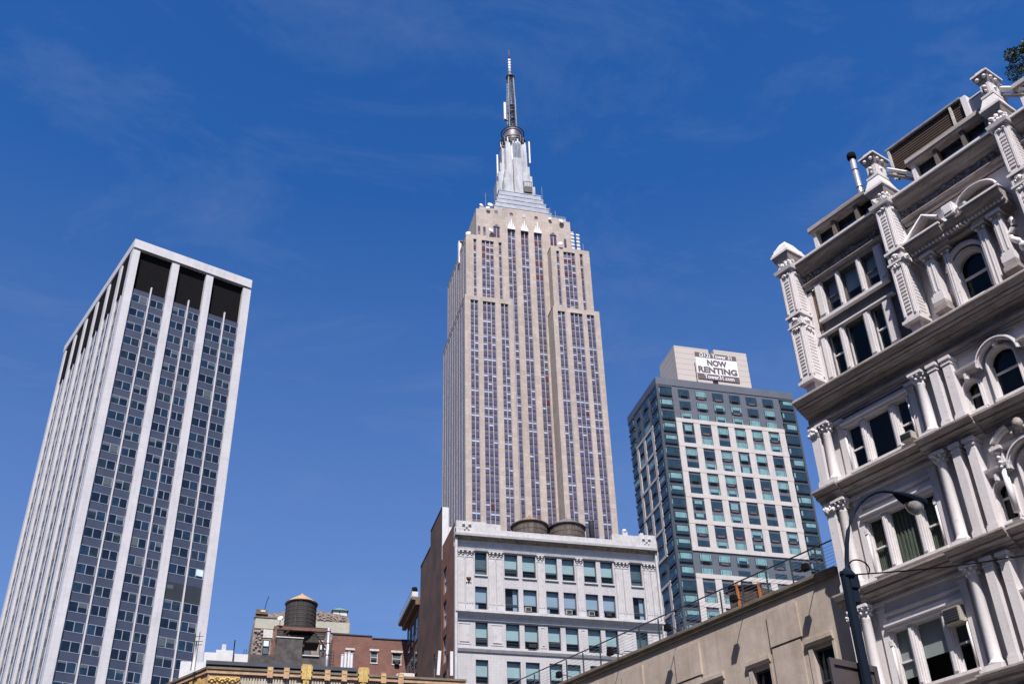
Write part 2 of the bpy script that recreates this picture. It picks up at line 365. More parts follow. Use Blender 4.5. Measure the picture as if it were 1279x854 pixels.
# ================================================================== tall limestone skyscraper
rnd = random.Random(5)
T = thing('art_deco_skyscraper', 'tallest tower, beige limestone with setbacks and a silver mast and antenna on top', 'skyscraper', (79.0126, 349.03, 0))
FH = 3.66
CX = 28.65; CY = 21.4
def mir(a): return [(2 * CX - q, 2 * CX - p) for p, q in reversed(a)]
body = MB()
def block(x0, x1, y0, y1, z0, z1, strips, y_in=.7, left=None):
    """limestone block: recessed window strips on the front (and on the left side)"""
    body.box(x0 + .14, x1 - .2, y0 + y_in, y1, z0, z1 - 1.5, 'spandrel_aluminium')
    e = x0
    for a, c in strips:
        body.box(e, a, y0, y0 + y_in + .3, z0, z1, 'limestone'); e = c
        body.box(a, c, y0, y0 + y_in + .3, z1 - 2.2, z1, 'limestone')
    body.box(e, x1, y0, y0 + y_in + .3, z0, z1, 'limestone')
    body.box(x0, x1, y0 + .3, y1, z1 - .9, z1 - .3, 'roof_tar')
    body.box(x1 - .2, x1, y0 + .9, y1, z0, z1, 'limestone')
    if left:
        e = y0 + y_in + .3
        for a, c in left:
            body.box(x0, x0 + .75, e, a, z0, z1, 'limestone'); e = c
            body.box(x0, x0 + .75, a, c, z1 - 2.2, z1, 'limestone')
        body.box(x0, x0 + .75, e, y1, z0, z1, 'limestone')
    else:
        body.box(x0, x0 + .75, y0 + y_in + .3, y1, z0, z1, 'limestone')
LW = [(2.32, 5.61), (7.43, 12.73), (14.96, 18.16)]
RWs = mir(LW)
LS = [(2.3 + i * 4.5, 2.3 + i * 4.5 + 3.3) for i in range(9)]
block(0, 20.16, 0, 42.9, 0, 265.3, LW, left=LS)
block(37.14, 57.3, 0, 42.9, 0, 265.3, RWs)
LS2 = [(5.3 + i * 4.4, 5.3 + i * 4.4 + 2.8) for i in range(8)]
UL = [(4.4, 5.8), (8.0, 13.35), (15.4, 16.8)]
UR = [(41.0, 42.4), (44.2, 49.5), (51.6, 53.0)]
block(1.2, 19.2, 2.6, 40.3, 262, 299.2, UL, left=LS2)
block(38.6, 56.1, 2.6, 40.3, 262, 299.2, UR)
CS = [(20.9, 24.4), (26.9, 30.4), (32.9, 36.4)]
# centre bay between the wings
body.box(19.3, 38.5, 8.3, 34, 0, 309, 'spandrel_aluminium')
e = 19.2
for a, c in CS + [(38.6, 38.6)]:
    body.box(e, a, 7.5, 8.7, 0, 321.3, 'limestone')
    if c > a: body.box(a, c, 7.5, 8.7, 310, 321.3, 'limestone')
    e = c
# top block with rounded-off shoulders
body.box(7.0, 19.2, 7.5, 9, 298, 318.5, 'limestone'); body.box(38.6, 50.0, 7.5, 9, 298, 318.5, 'limestone')
body.box(7.0, 50.0, 9, 35.3, 298, 318.5, 'limestone')
body.box(8.6, 48.4, 8.1, 34.5, 318.5, 320.4, 'limestone')
body.box(19.2, 38.6, 8.7, 12, 309, 321.3, 'limestone')
body.box(4.2, 53, 12, 31, 298, 306.5, 'limestone')
body.box(-9, 66, 5, 52, 0, 95, 'limestone')
bo = body.build('wall', T)
# steel mullions running the full height
st = MB()
def mull(strips, n_of, y, z0, z1):
    for (a, c), n in zip(strips, n_of):
        st.box(a - .01, a + .16, y, y + .4, z0, z1, 'steel_strip'); st.box(c - .16, c + .01, y, y + .4, z0, z1, 'steel_strip')
        for k in range(1, n):
            x = a + (c - a) * k / n; st.box(x - .15, x + .15, y - .1, y + .4, z0, z1 + .5, 'steel_strip')
mull(LW, (2, 3, 2), .35, 95, 263.3); mull(RWs, (2, 3, 2), .35, 95, 263.3)
mull(UL, (1, 3, 1), 2.95, 265, 297.2); mull(UR, (1, 3, 1), 2.95, 265, 297.2)
mull(CS, (2, 2, 2), 7.85, 95, 310)
for a, c in LS:
    st.box(.08, .75, (a + c) / 2 - .16, (a + c) / 2 + .16, 95, 263, 'steel_strip')
for a, c in LS2: st.box(1.28, 1.95, (a + c) / 2 - .18, (a + c) / 2 + .18, 265, 297, 'steel_strip')
st.build('mullion_strips', T, label='bright vertical metal strips between the window columns')
# silver palmettes over the three central columns
for a, c in CS:
    o = MB()
    for k, (dx, h) in enumerate(((-1.35, 2.2), (-.8, 4.0), (0, 6.0), (.8, 3.4), (1.35, 1.8))):
        x = (a + c) / 2 + dx; o.taper(x - .42, x + .42, 7.0, 7.6, 309.2, 309.2 + h, .28, .1, 'antenna_white')
    o.build('palmette', T)
# windows
wins = []
def wcol(strips, n_of, y, z0, z1, red=()):
    for (a, c), n in zip(strips, n_of):
        w = (c - a) / n
        z = z0; k = 0
        while z + FH < z1:
            for q in range(n):
                blind = rnd.random()
                wins.append(((a + w * q + w / 2, y, z + 1.8), w, blind, (z in red)))
            z += FH; k += 1
zz = [265.3 + .5 + FH * i for i in range(-46, 12)]
rowblind = {round(z, 1): rnd.random() for z in zz}
def add(strips, n_of, y, za, zb, reds, face='f'):
    for z in zz:
        if z < za or z + 3 > zb: continue
        for (a, c), n in zip(strips, n_of):
            w = (c - a) / n
            for q in range(n):
                rb = rowblind[round(z, 1)]
                p = .72 if rb > .8 else (.32 if rb > .45 else .13)
                red = round(z, 1) in reds and not (face == 'f' and rnd.random() < .12)
                cx_ = a + w * (q + .5)
                wins.append((((cx_, y, z + 1.6) if face == 'f' else (y, cx_, z + 1.6)), w, rnd.random() < p, red, face, rnd.random()))
rz = [round(z, 1) for z in zz]
def near(v): return min(rz, key=lambda q: abs(q - v))
redset = {near(292.5), near(288.5)}
add(LW, (2, 3, 2), .55, 95, 263.3, ()); add(RWs, (2, 3, 2), .55, 95, 263.3, ())
add(UL, (1, 3, 1), 3.15, 265, 297.4, {near(292.5), near(288.6)}); add(UR, (1, 3, 1), 3.15, 265, 297.4, {near(291), near(284)})
add(CS[:1], (2,), 8.15, 95, 310, {near(291)}); add(CS[1:2], (2,), 8.15, 95, 310, {near(305), near(301)}); add(CS[2:], (2,), 8.15, 95, 310, {near(291.5), near(284.2), near(302)})
add(LS, (2,) * 9, .10, 95, 263.3, (), 'l'); add(LS2, (2,) * 8, 1.30, 265, 297.4, (), 'l')
def esbwin(bm, w):
    (x, y, z), wd, bl, red, face, r = w
    bb = bm if face == 'f' else Turn(bm)
    if face != 'f': x, y = y, x
    h = wd / 2 - .16
    if face != 'f': bb.box(x - h, x + h, y, y + .2, z - 1.35, z + 1.35, 'window_violet'); return
    gm = 'window_red' if red or r > .993 else 'window_violet'
    bb.box(x - h, x + h, y, y + .2, z - 1.05, z + 1.05, gm)
    if bl: bb.box(x - h, x + h, y - .05, y + .1, z + .45, z + 1.0, 'blind_cyan')
    elif r < .25: bb.box(x - h, x + h, y - .03, y + .1, z - .03, z + .1, 'steel_strip')
vis = [w for w in wins if w[0][2] > 158]
hid = [w for w in wins if w[0][2] <= 158]
vis.sort(key=lambda w: (w[4] != 'f', (T.matrix_world.translation + Vector(w[0]) - CAM).length))
for w in vis[:98]:
    bm = MB(); esbwin(bm, w); bm.build('window', T)
bm = MB()
for w in vis[98:] + hid: esbwin(bm, w)
bm.build('window', T, kind='stuff')
# small openings of the crown
def crownwin(x0, x1, z0, z1, y=7.5, m='window_violet', head=False):
    o = MB(); o.box(x0, x1, y - .08, y + .3, z0, z1, m)
    if m == 'window_violet' and z1 - z0 > 3: o.box(x0 + .05, x1 - .05, y - .11, y, z0, z0 + 1.5, 'window_red' if head else 'spandrel_aluminium')
    o.build('crown_window', T)
for x in (7.6, 10.0): crownwin(x, x + 1.1, 304.2, 308.6)
for x in (14.6, 16.1, 40.3, 41.9): crownwin(x, x + 1.2, 303.8, 309.4, head=True)
for x in (14.4, 40.1):
    o = MB(); o.poly([(x, 7.2, 309.3), (x + 3.1, 7.2, 309.3), (x + 1.55, 7.2, 311.0)], 'dark_metal'); o.poly([(x, 7.2, 309.3), (x + 1.55, 7.2, 311), (x + 1.55, 7.6, 311), (x, 7.6, 309.3)], 'dark_metal'); o.poly([(x + 1.55, 7.2, 311), (x + 3.1, 7.2, 309.3), (x + 3.1, 7.6, 309.3), (x + 1.55, 7.6, 311)], 'dark_metal'); o.build('gable_hood', T)
crownwin(46.6, 47.7, 303.6, 308.4, head=True)
for x, m in ((22.9, 'window_violet'), (28.6, 'blind_cyan'), (34.3, 'window_red'), (16.0, 'dark_metal')):
    o = MB(); o.disc_arch(x, 317.5, 318.2, .8, 7.42, m); o.box(x - .9, x + .9, 7.4, 7.6, 317.2, 317.5, 'limestone'); o.build('crown_window', T)
# stepped metal base
tb = MB()
for i, (hw, z0, z1) in enumerate(((13.3, 320.2, 323.5), (12.4, 323.5, 326.8), (11.5, 326.8, 330), (10.6, 330, 333.2), (9.8, 333.2, 336.4))):
    tb.box(CX + .2 - hw, CX + .2 + hw, CY - hw + 1, CY + hw - 1, z0, z1, 'tier_metal')
    tb.box(CX + .2 - hw - .15, CX + .2 + hw + .15, CY - hw + .85, CY + hw - .85, z1 - .5, z1 - .1, 'mast_metal')
tb.build('stepped_base', T, label='bluish metal stepped base of the mast')
# mast
MX = 28.9
ms = MB()
n = 8
ms.lathe(MX, CY, [(5.9, 336), (5.3, 372)], 16, 'mast_metal', smooth=False)
for ang in range(4):
    ca, sa = math.cos(ang * math.pi / 2), math.sin(ang * math.pi / 2)
    for (r0, r1, z1, hwid) in ((4, 9.3, 347, 2.5), (4, 8.2, 353.5, 2.3), (4, 7.2, 359.5, 2.1), (4, 6.2, 371, 1.9)):
        x0, x1 = MX + ca * r0 - abs(sa) * hwid, MX + ca * r1 + abs(sa) * hwid
        y0, y1 = CY + sa * r0 - abs(ca) * hwid, CY + sa * r1 + abs(ca) * hwid
        if ang == 0 or ang == 2: ms.box(x0, x1, CY - hwid, CY + hwid, 336, z1, 'mast_metal')
        elif r1 < 7.5: ms.box(MX - hwid, MX + hwid, y0, y1, 336, z1, 'mast_metal')
# diagonal buttress fins
for sgx in (-1, 1):
    for sgy in (-1, 1):
        for (r, z1) in ((6.8, 346), (5.9, 352), (5.0, 371)):
            ms.box(MX + sgx * 2.6, MX + sgx * r, CY + sgy * 2.6, CY + sgy * r, 336, z1, 'mast_metal')
ms.build('mast_shaft', T)
mg = MB()
for k in range(5):
    mg.box(MX - 1.75 + k * .72, MX - 1.15 + k * .72, CY - 6.34, CY - 6.1, 339, 369.5, 'mast_glass')
mg.box(MX + -2.0, MX + -1.8, CY - 6.5, CY - 6.1, 338, 370, 'mast_metal'); mg.box(MX + 1.85, MX + 2.05, CY - 6.5, CY - 6.1, 338, 370, 'mast_metal')
mg.build('mast_glazing', T, label='tall ribbed glazed strip up the front of the mast')
md = MB(); md.lathe(MX, CY, [(5.4, 371), (5.5, 374), (5.3, 375.5), (5.0, 376), (4.9, 380.6), (4.6, 381.6), (2.2, 384.5)], 24, 'spandrel_aluminium'); md.build('mast_drum', T)
mr = MB()
for z, r in ((381.3, 5.5), (375.0, 6.1), (373.4, 6.2), (371.4, 6.1)):
    mr.tube([(MX + r * math.cos(t * math.pi / 12), CY + r * math.sin(t * math.pi / 12), z) for t in range(25)], .28, 5, 'dark_metal')
for t in range(24):
    a = t * math.pi / 12 + .1; x, y = MX + 6.15 * math.cos(a), CY + 6.15 * math.sin(a)
    h = rnd.uniform(2.2, 4.2); z = rnd.uniform(369.8, 371.6); mr.box(x - .3, x + .3, y - .3, y + .3, z, z + h, 'dark_metal' if t % 3 else 'antenna_white')
mr.build('aerial_ring', T, label='dark ring of small aerials around the mast top')
an = MB()
def lattice(z0, z1, r0, r1, m, steps):
    for (sx, sy) in ((-1, -1), (1, -1), (1, 1), (-1, 1)):
        an.tube([(MX + sx * r0, CY + sy * r0, z0), (MX + sx * r1, CY + sy * r1, z1)], .34, 4, m)
    for k in range(steps):
        za, zb = z0 + (z1 - z0) * k / steps, z0 + (z1 - z0) * (k + 1) / steps
        ra = r0 + (r1 - r0) * k / steps
        for s_ in (-1, 1):
            an.tube([(MX - ra, CY + s_ * ra, za), (MX + ra, CY + s_ * ra, zb)], .16, 4, 'tier_metal'); an.tube([(MX + ra, CY + s_ * ra, za), (MX - ra, CY + s_ * ra, zb)], .16, 4, 'tier_metal')
            an.tube([(MX + s_ * ra, CY - ra, za), (MX + s_ * ra, CY + ra, zb)], .16, 4, 'tier_metal')
        an.tube([(MX - ra, CY - ra, zb), (MX + ra, CY - ra, zb)], .15, 4, 'tier_metal')
lattice(382, 405, 1.75, 1.6, 'mast_metal', 9); lattice(405, 421, 1.5, 1.2, 'mast_metal', 7)
an.lathe(MX, CY, [(.45, 382), (.4, 421)], 8, 'tier_metal')
an.lathe(MX, CY, [(2.3, 420.6), (2.3, 421.4)], 12, 'dark_metal')
an.lathe(MX - .2, CY, [(.8, 421), (.7, 434)], 10, 'antenna_white')
for k in range(6): an.lathe(MX - .2, CY, [(.9, 423 + k * 1.9), (.9, 423.3 + k * 1.9)], 10, 'mast_metal')
an.lathe(MX - .2, CY, [(.25, 434), (.1, 441.5)], 8, 'rust_steel')
for z in (386, 391, 396, 400): an.lathe(MX, CY, [(2.0, z), (2.0, z + .5)], 10, 'dark_metal')
an.box(MX - 4.0, MX - 3.0, CY - .6, CY + .6, 390.5, 402, 'antenna_white'); an.box(MX - 3.6, MX, CY - .3, CY + .3, 390, 391, 'dark_metal')
an.build('antenna', T, label='lattice antenna spire above the mast')
ex = MB()
for (x, z0, z1, side) in ((20.9, 352, 366, 1), (37.0, 364, 378, -1)):
    ex.box(x - .35, x + .35, CY - .4, CY + .4, z0, z1, 'antenna_white')
    for z in (z0 + 3, z1 - 4): ex.box(min(x, x + side * 3.5), max(x, x + side * 3.5), CY - .12, CY + .12, z, z + .3, 'dark_metal')
ex.build('whip_antenna', T)
wk = MB(); wk.box(MX + 2.2, MX + 5.8, CY - 9.3, CY - 7.3, 337, 340.5, 'dark_metal')
for k in range(4): wk.box(MX + 2.2 + k * 1.1, MX + 2.35 + k * 1.1, CY - 9.3, CY - 9.1, 340.5, 343.5, 'dark_metal')
wk.box(MX + 2.2, MX + 5.8, CY - 9.3, CY - 9.1, 343.2, 343.5, 'dark_metal'); wk.build('work_cradle', T)
# lower ornaments, aerials and dishes standing on the setbacks
mk = MB()
for (x, y, z, h) in ((12, 10, 320.4, 10), (42.5, 12, 320.4, 9), (45.0, 12, 320.4, 7.5), (48, 12, 318.5, 6), (39.5, 14, 330, 7), (54.5, 5, 299, 6), (53.2, 5, 299, 4), (40.5, 16, 336, 9)):
    mk.tube([(x, y, z), (x, y, z + h)], .13, 4, 'tier_metal')
mk.build('rod_antennas', T)
ar = MB()
for dx in (0, 2.5):
    ar.box(50.8 + dx, 52 + dx, 9.5, 10.6, 300, 315 - dx, 'tier_metal')
    for k in range(7): ar.box(50.6 + dx, 52.2 + dx, 9.3, 9.6, 301 + k * 2, 301.8 + k * 2, 'antenna_white')
ar.build('antenna_rack', T, label='grey antenna rack at the right shoulder of the crown')
ar = MB(); ar.box(.8, 2.0, 15, 17, 293, 305, 'antenna_white'); ar.box(1.2, 3.6, 14.6, 17.6, 304.5, 305.2, 'dark_metal'); ar.build('antenna_rack', T, label='white upright antenna box at the left shoulder')
rp = MB()
for k in range(28): rp.box(37.5 + k * .4, 37.58 + k * .4, 8.2, 8.3, 320.3, 321.6, 'tier_metal')
rp.box(37.5, 48.4, 8.2, 8.3, 321.5, 321.65, 'tier_metal'); rp.build('roof_railing', T)
dish_spots = (((12.2, 7.0, 319.0), 1.0, 'white dish on the parapet left of the palmettes, nearest the crown corner'), ((13.3, 6.6, 305.9), 1.25, 'white dish hanging just left of the left gabled crown window'),
              ((4.5, 12.3, 307.4), 1.2, 'white dish on the left shoulder edge of the beige skyscraper'), ((9.7, 9.0, 321.8), 1.0, 'small white dish on the crown roof corner at far left'), ((13.9, 9.6, 323.2), 1.3, 'larger white dish beside the metal stepped base, left side'),
              ((45.7, 6.9, 317.4), 1.25, 'white dish at the top right of the crown wall'), ((40.6, 7.0, 318.2), .8, 'small white dish right of the round crown windows'), ((43.0, 2.4, 300.6), 1.2, 'white dish on the right setback roof below the gabled window'))
for i, (p, r, lb) in enumerate(dish_spots):
    d = MB(); prof = [(.05, -.25 * r), (.5 * r, -.2 * r), (r, .2 * r), (r, .35 * r), (.1, .25 * r)]
    k = d.mi('antenna_white'); d.lathe(0, 0, prof, 12, 'antenna_white')
    o = d.build('dish_antenna'); o.rotation_euler = (R(75), 0, R(rnd.uniform(-25, 25))); o.location = T.location + Vector(p)
    tag(o, lb, 'dish antenna', 'dish antennas on the skyscraper crown')

# ================================================================== white-ribbed office tower (left)
rnd = random.Random(11)
T = thing('office_tower', 'dark glass office tower with white marble ribs, at far left', 'office building', (-26.885, 189.59, 0), BW)
D = .5
w = MB()
w.box(.45, 26, D, 46.5, 0, 136.2, 'slate_spandrel'); w.box(.3, 26.0, 1.0, 47.2, 136.2, 145.9, 'louvre_black')
w.build('wall', T)
cp = MB(); cp.box(0, 26.0, 0, 47.9, 145.9, 148, 'white_marble'); cp.build('crown_band', T)
cols = [0, 8.35, 15.85, 24.25]
for i, x in enumerate(cols):
    b = MB()
    if i == 0: b.box(.0, 1.5, 0, 1.6, 0, 145.3, 'white_marble')
    else: b.box(x, x + 1.55 + (.2 if i == 3 else 0), 0, 1.0, 0, 145.3, 'white_marble')
    b.box(x + .4, x + 1.1, .1, .9, 145.3, 145.9, 'dark_metal'); b.build('rib', T)
b = MB(); b.box(25.85, 26.3, 1.2, 2.6, 0, 143.5, 'white_marble'); b.build('rib', T)
for k in range(1, 7):
    v = 6.7 + 7.7 * (k - 1); b = MB(); b.box(0, .9, v, v + 1.6, 0, 145.3, 'white_marble'); b.box(.3, 1.0, v + .3, v + 1.2, 145.3, 145.9, 'dark_metal'); b.build('rib', T)
for x in (5.17, 13.1, 21.0):
    b = MB(); b.box(x - .12, x + .12, .15, .6, 0, 137.6, 'white_marble'); b.build('mullion', T)
for k in range(6):
    v = 1.6 + 7.7 * k + 2.55 + (0 if k else 0); b = MB(); b.box(.34, .5, v - .12, v + .12, 0, 137.4, 'white_marble'); b.build('mullion', T)
wl = []
burn = {(4, 17), (5, 17)}
for r_i in range(0, 39):
    zt = 134.95 - 3.386 * r_i
    for bi, (xa, xb) in enumerate(((1.62, 4.95), (5.35, 8.3), (9.92, 12.92), (13.3, 15.8), (17.45, 20.82), (21.2, 24.2))):
        wl.append((((xa + xb) / 2, D, zt - .9), (bi, r_i), 'f', (xb - xa) / 2 - .04))
    for k in range(6):
        v = 7.7 * k + (1.7 if k == 0 else .75)
        for hf in range(2):
            wl.append(((.45, v + (2.15, 5.45)[hf] - (.3 if k == 0 else 0), zt - .9), (k, r_i), 'l', 1.3))
def offwin(bm, wdt):
    (x, y, z), key, face, hw = wdt
    bb = bm if face == 'f' else Turn(bm)
    if face != 'f': x, y = y, x
    if face == 'f' and key in burn:
        bb.box(x - hw, x + hw, y - .03, y + .1, z - 2.5, z + .85, 'slate_spandrel_dark'); bb.box(x - 1.4, x - .2, y - .05, y, z - .4, z + .3, 'blind_grey') if key[0] == 4 else None
        return
    rr = random.Random(key[0] * 977 + key[1] * 31 + (7 if face == 'l' else 0))
    bb.box(x - hw, x + hw, y - .04, y + .1, z + .84, z + .94, 'alu_frame'); bb.box(x - hw, x + hw, y - .04, y + .1, z - .94, z - .84, 'alu_frame')
    for q in (x - hw, x - .08, x + hw - .12): bb.box(q, q + .14, y - .04, y + .1, z - .84, z + .84, 'alu_frame')
    for s_ in (-1, 1):
        a, c = (x - hw + .14, x - .08) if s_ < 0 else (x + .06, x + hw - .12)
        bb.box(a, c, y - .02, y + .1, z - .84, z + .84, rr.choice(('glass_navy', 'glass_navy', 'glass_slate', 'glass_steel')))
        t = rr.random()
        if face == 'f' and key == (5, 16) and s_ > 0: bb.box(a, c, y - .03, y, z - .4, z + .84, 'blind_bright')
        elif t < .30: bb.box(a, c, y - .03, y, z + .84 - rr.choice((.25, .35, .5, .8, 1.5)), z + .84, 'blind_grey')
near_ = [w_ for w_ in wl if w_[2] == 'f' and w_[0][2] > 57]
near_.sort(key=lambda w_: w_[0][2])
for w_ in near_[:100]:
    bm = MB(); offwin(bm, w_); bm.build('window', T)
bm = MB()
for w_ in near_[100:] + [w_ for w_ in wl if not (w_[2] == 'f' and w_[0][2] > 57)]: offwin(bm, w_)
bm.build('window', T, kind='stuff')

# ================================================================== teal-glass apartment tower (right of centre)
rnd = random.Random(3)
T = thing('apartment_tower', 'teal glass apartment tower with white grid and a renting banner on its roof block', 'apartment building', (84.431, 186.434, 0))
w = MB()
w.box(.3, 32.3, .35, 17.7, 0, 125.2, 'frame_dark')
w.box(0, 32.6, 0, 18, 125.25, 127.0, 'grey_panel')
w.box(3.55, 29.0, .12, .4, 0, 125.25, 'grey_panel'); w.box(.12, .4, 4.0, 14.2, 0, 125.25, 'grey_panel')
w.build('wall', T)
g = MB()   # pale precast grid
XS = [3.62] + [7.58 + 3.985 * i for i in range(6)]
bars = [116.75 - 5.85 * i for i in range(6)]
def grid(z1, z0, n):
    for i, x in enumerate(XS): g.box(x, x + (1.3 if i == 0 else 1.42), -.06, .14, z0, z1, 'precast_white')
    for i in range(n + 1):
        z = z1 - (z1 - z0) / n * i
        g.box(3.62, 29.0, -.10, .12, z - .45, z + .45, 'precast_white')
    for v in (4.1, 8.9, 13.2): g.box(-.06, .14, v, v + 1.1, z0, z1, 'precast_white')
    for i in range(n + 1):
        z = z1 - (z1 - z0) / n * i; g.box(-.10, .12, 4.1, 14.3, z - .3, z + .3, 'precast_white')
grid(116.8, 87.55, 5); grid(81.9, 46.8, 6)
g.build('precast_grid', T, label='off-white concrete grid framing the windows')
fl = MB()
FL = [122.05 - 2.925 * k for k in range(0, 40)]
for z in [125.1] + FL:
    fl.box(-.05, 3.55, -.05, .4, z - .42, z - .02, 'frame_dark'); fl.box(29.05, 32.6, -.05, .4, z - .42, z - .02, 'frame_dark')
    fl.box(-.05, .4, 0.42, 4.0, z - .42, z - .02, 'frame_dark'); fl.box(-.05, .4, 14.3, 17.9, z - .42, z - .02, 'frame_dark')
fl.box(-.06, .5, -.06, .5, 0, 125.2, 'frame_dark'); fl.box(32.2, 32.66, -.06, .5, 0, 125.2, 'frame_dark')
fl.build('floor_edges', T)
wl = []
for k, z in enumerate([125.0] + FL):
    if z < 6: continue
    for i in range(6): wl.append(((6.25 + 3.985 * i + 0.0, .1, z), 'm', 1.3))
    wl.append(((1.85, .1, z), 'c', 1.6)); wl.append(((30.75, .1, z), 'c', 1.5))
    for v in (6.6, 11.1): wl.append(((.1, v + .5, z), 'l', 1.7 if v < 8 else 1.05))
    wl.append(((.1, 2.3, z), 'lc', 1.6)); wl.append(((.1, 16.1, z), 'lc', 1.6))
def t31win(bm, w_):
    (x, y, z), kind, hw = w_
    face = 'l' if kind[0] == 'l' else 'f'
    bb = bm if face == 'f' else Turn(bm)
    if face == 'l': x, y = y, x
    rr = random.Random(int(x * 131 + z * 17 + (5 if face == 'l' else 0)))
    top, bot = z - .12 - .3, z - 2.45
    if kind in ('c', 'lc'): bot = z - 2.35
    bb.box(x - hw, x + hw, y - .06, y + .2, bot, top, 'frame_dark')
    a, c = x - hw + .07, x + hw - .07
    bb.box(a, c, y - .09, y, bot + .08, top - .06, 'glass_teal')
    p = .62 if face == 'f' else .12
    side = .42
    if kind in ('c', 'lc'):
        if rr.random() < .6: bb.box(a, a + .34, y - .11, y - .05, bot + .5, top - .25, 'teal_blind')
        if rr.random() < p:
            bb.box(a + .6, c - .1, y - .11, y - .05, top - rr.choice((.9, 1.25, 1.25)), top - .12, 'teal_blind')
    else:
        if rr.random() < p:
            q = rr.random()
            if q < .62: bb.box(a + side, c - side, y - .11, y - .05, bot + .62, top - .1, 'teal_blind')
            else: bb.box(a + side, c - side, y - .11, y - .05, bot + 1.2, top - .1, 'teal_blind')
            if rr.random() < .8:
                bb.box(a + .05, a + side - .08, y - .11, y - .05, bot + .62, top - .1, 'teal_blind'); bb.box(c - side + .08, c - .05, y - .11, y - .05, bot + .62, top - .1, 'teal_blind')
    for q in (a + side - .05, c - side): bb.box(q, q + .05, y - .13, y - .09, bot + .08, top - .06, 'frame_dark')
    bb.box(a, c, y - .13, y - .09, bot + .5, bot + .58, 'frame_dark')
    if kind in ('m', 'l'): bb.box(x - .75, x + .75, y - .16, y - .02, bot + .02, bot + .38, 'sign_brown'if rr.random()<.4 else 'louvre_black')
vis = sorted([w_ for w_ in wl if w_[0][2] > 76 and w_[1] in 'mc'], key=lambda w_: w_[0][2])
for w_ in vis[:100]:
    bm = MB(); t31win(bm, w_); bm.build('window', T)
bm = MB()
for w_ in vis[100:] + [w_ for w_ in wl if not (w_[0][2] > 76 and w_[1] in 'mc')]: t31win(bm, w_)
bm.build('window', T, kind='stuff')
ph = MB()
ph.box(6.8, 15.2, 3, 12.0, 126, 138.1, 'precast_block'); ph.box(16.5, 24.6, 3, 12.0, 126, 138.3, 'precast_block'); ph.box(15.2, 16.5, 3.6, 12, 126, 137.5, 'precast_block')
ph.box(11.3, 11.42, 2.85, 3.0, 127, 134.0, 'louvre_black')
ph.lathe(12.6, 5, [(.7, 138.1), (.7, 138.9), (.2, 139.2)], 10, 'antenna_white'); ph.build('roof_block', T)
sg = thing('banner_sign', 'white and brown NOW RENTING banner on the roof block of the teal apartment tower', 'banner', (84.431 + 11.7, 186.434 + 2.86, 129.9))
b = MB(); b.box(0, 10.1, 0, .06, 1.5, 5.75, 'sign_white'); b.box(0, 10.1, 0, .06, 0, 1.5, 'sign_brown'); b.box(0, 10.1, 0, .06, 5.75, 7.1, 'sign_brown'); b.build('board', sg)
def text(s, width, cap, x, z, m, parent, y=-.04, bold=.0, name='lettering'):
    cu_ = bpy.data.curves.new(name, 'FONT'); cu_.body = s; cu_.size = 1.4; cu_.align_x = 'CENTER'; cu_.extrude = .01; cu_.offset = bold
    ob = bpy.data.objects.new(name, cu_); COL.objects.link(ob)
    bpy.context.view_layer.update()
    me = bpy.data.meshes.new_from_object(ob.evaluated_get(bpy.context.evaluated_depsgraph_get())); me.name = name
    bpy.data.objects.remove(ob)
    me.materials.clear(); me.materials.append(MATS[m])
    o = bpy.data.objects.new(name, me); COL.objects.link(o); o.parent = parent; o.location = (x, y, z); o.rotation_euler = (R(90), 0, 0)
    xs = [v.co.x for v in me.vertices]; ys = [v.co.y for v in me.vertices if v.co.y > 0]
    for v in me.vertices: v.co.x = (v.co.x - (min(xs) + max(xs)) / 2) * width / (max(xs) - min(xs)); v.co.y *= cap / max(ys)
    return o
text('(212) Tower 31', 7.9, 1.02, 5.0, 5.98, 'sign_white', sg, bold=.03)
text('NOW', 4.8, 1.5, 5.1, 3.85, 'sign_brown', sg, bold=.06)
text('RENTING', 9.5, 1.5, 5.05, 1.9, 'sign_brown', sg, bold=.06)
text('Tower31.com', 7.2, 1.02, 5.2, .3, 'sign_white', sg, bold=.03)

# ================================================================== white terracotta loft building (centre, with tanks)
WO = (22.952, 106.475, 0)
T = thing('loft_building', 'white glazed brick loft building with pilasters and heavy cornice, below the skyscraper', 'building', WO)
WC = [(2.3, 3.62), (5.55, 7.02), (7.55, 9.05), (10.1, 11.48), (12.03, 13.45), (14.5, 15.95), (16.45, 17.88), (19.9, 21.25)]
rows = [(46.05, 48.62), (42.22, 44.76), (38.35, 40.9), (34.5, 36.98)] + [(34.5 - 3.9 * k, 36.98 - 3.9 * k) for k in range(1, 8)]
w = MB()
holes = [(a, c, z0, z1) for a, c in WC for z0, z1 in rows]
w.wall(.1, 23.05, 0, 50.0, holes, .8, .32, 'glazed_white')
w.box(.8, 23.05, 1.4, 8.0, 0, 50.4, 'roof_tar')
w.box(.05, .3, .3, .8, 0, 51.0, 'terracotta_white'); w.box(22.85, 23.1, .3, .8, 0, 50.2, 'terracotta_white')
w.build('wall', T)
s = MB(); 
tb_ = Turn(s)
def sidewall(x0, x1, z0, z1, holes, m, u):
    mb = MB(); mb.wall(x0, x1, z0, z1, holes, u, .3, m)
    for f, mi in zip(mb.f, mb.m): s.poly([(mb.v[i][1], mb.v[i][0], mb.v[i][2]) for i in reversed(f)], mb.slots[mi])
SH = [(5.4, 7.1, z0 - .2, z1 + .2) for z0, z1 in rows[:6]]
sidewall(.8, 7.9, 0, 52.1, SH, 'brick_brown', .2)
s.box(.22, 4.5, 7.4, 8.1, 49, 50.5, 'brick_brown')
s.build('side_wall', T, label='brown brick side wall')
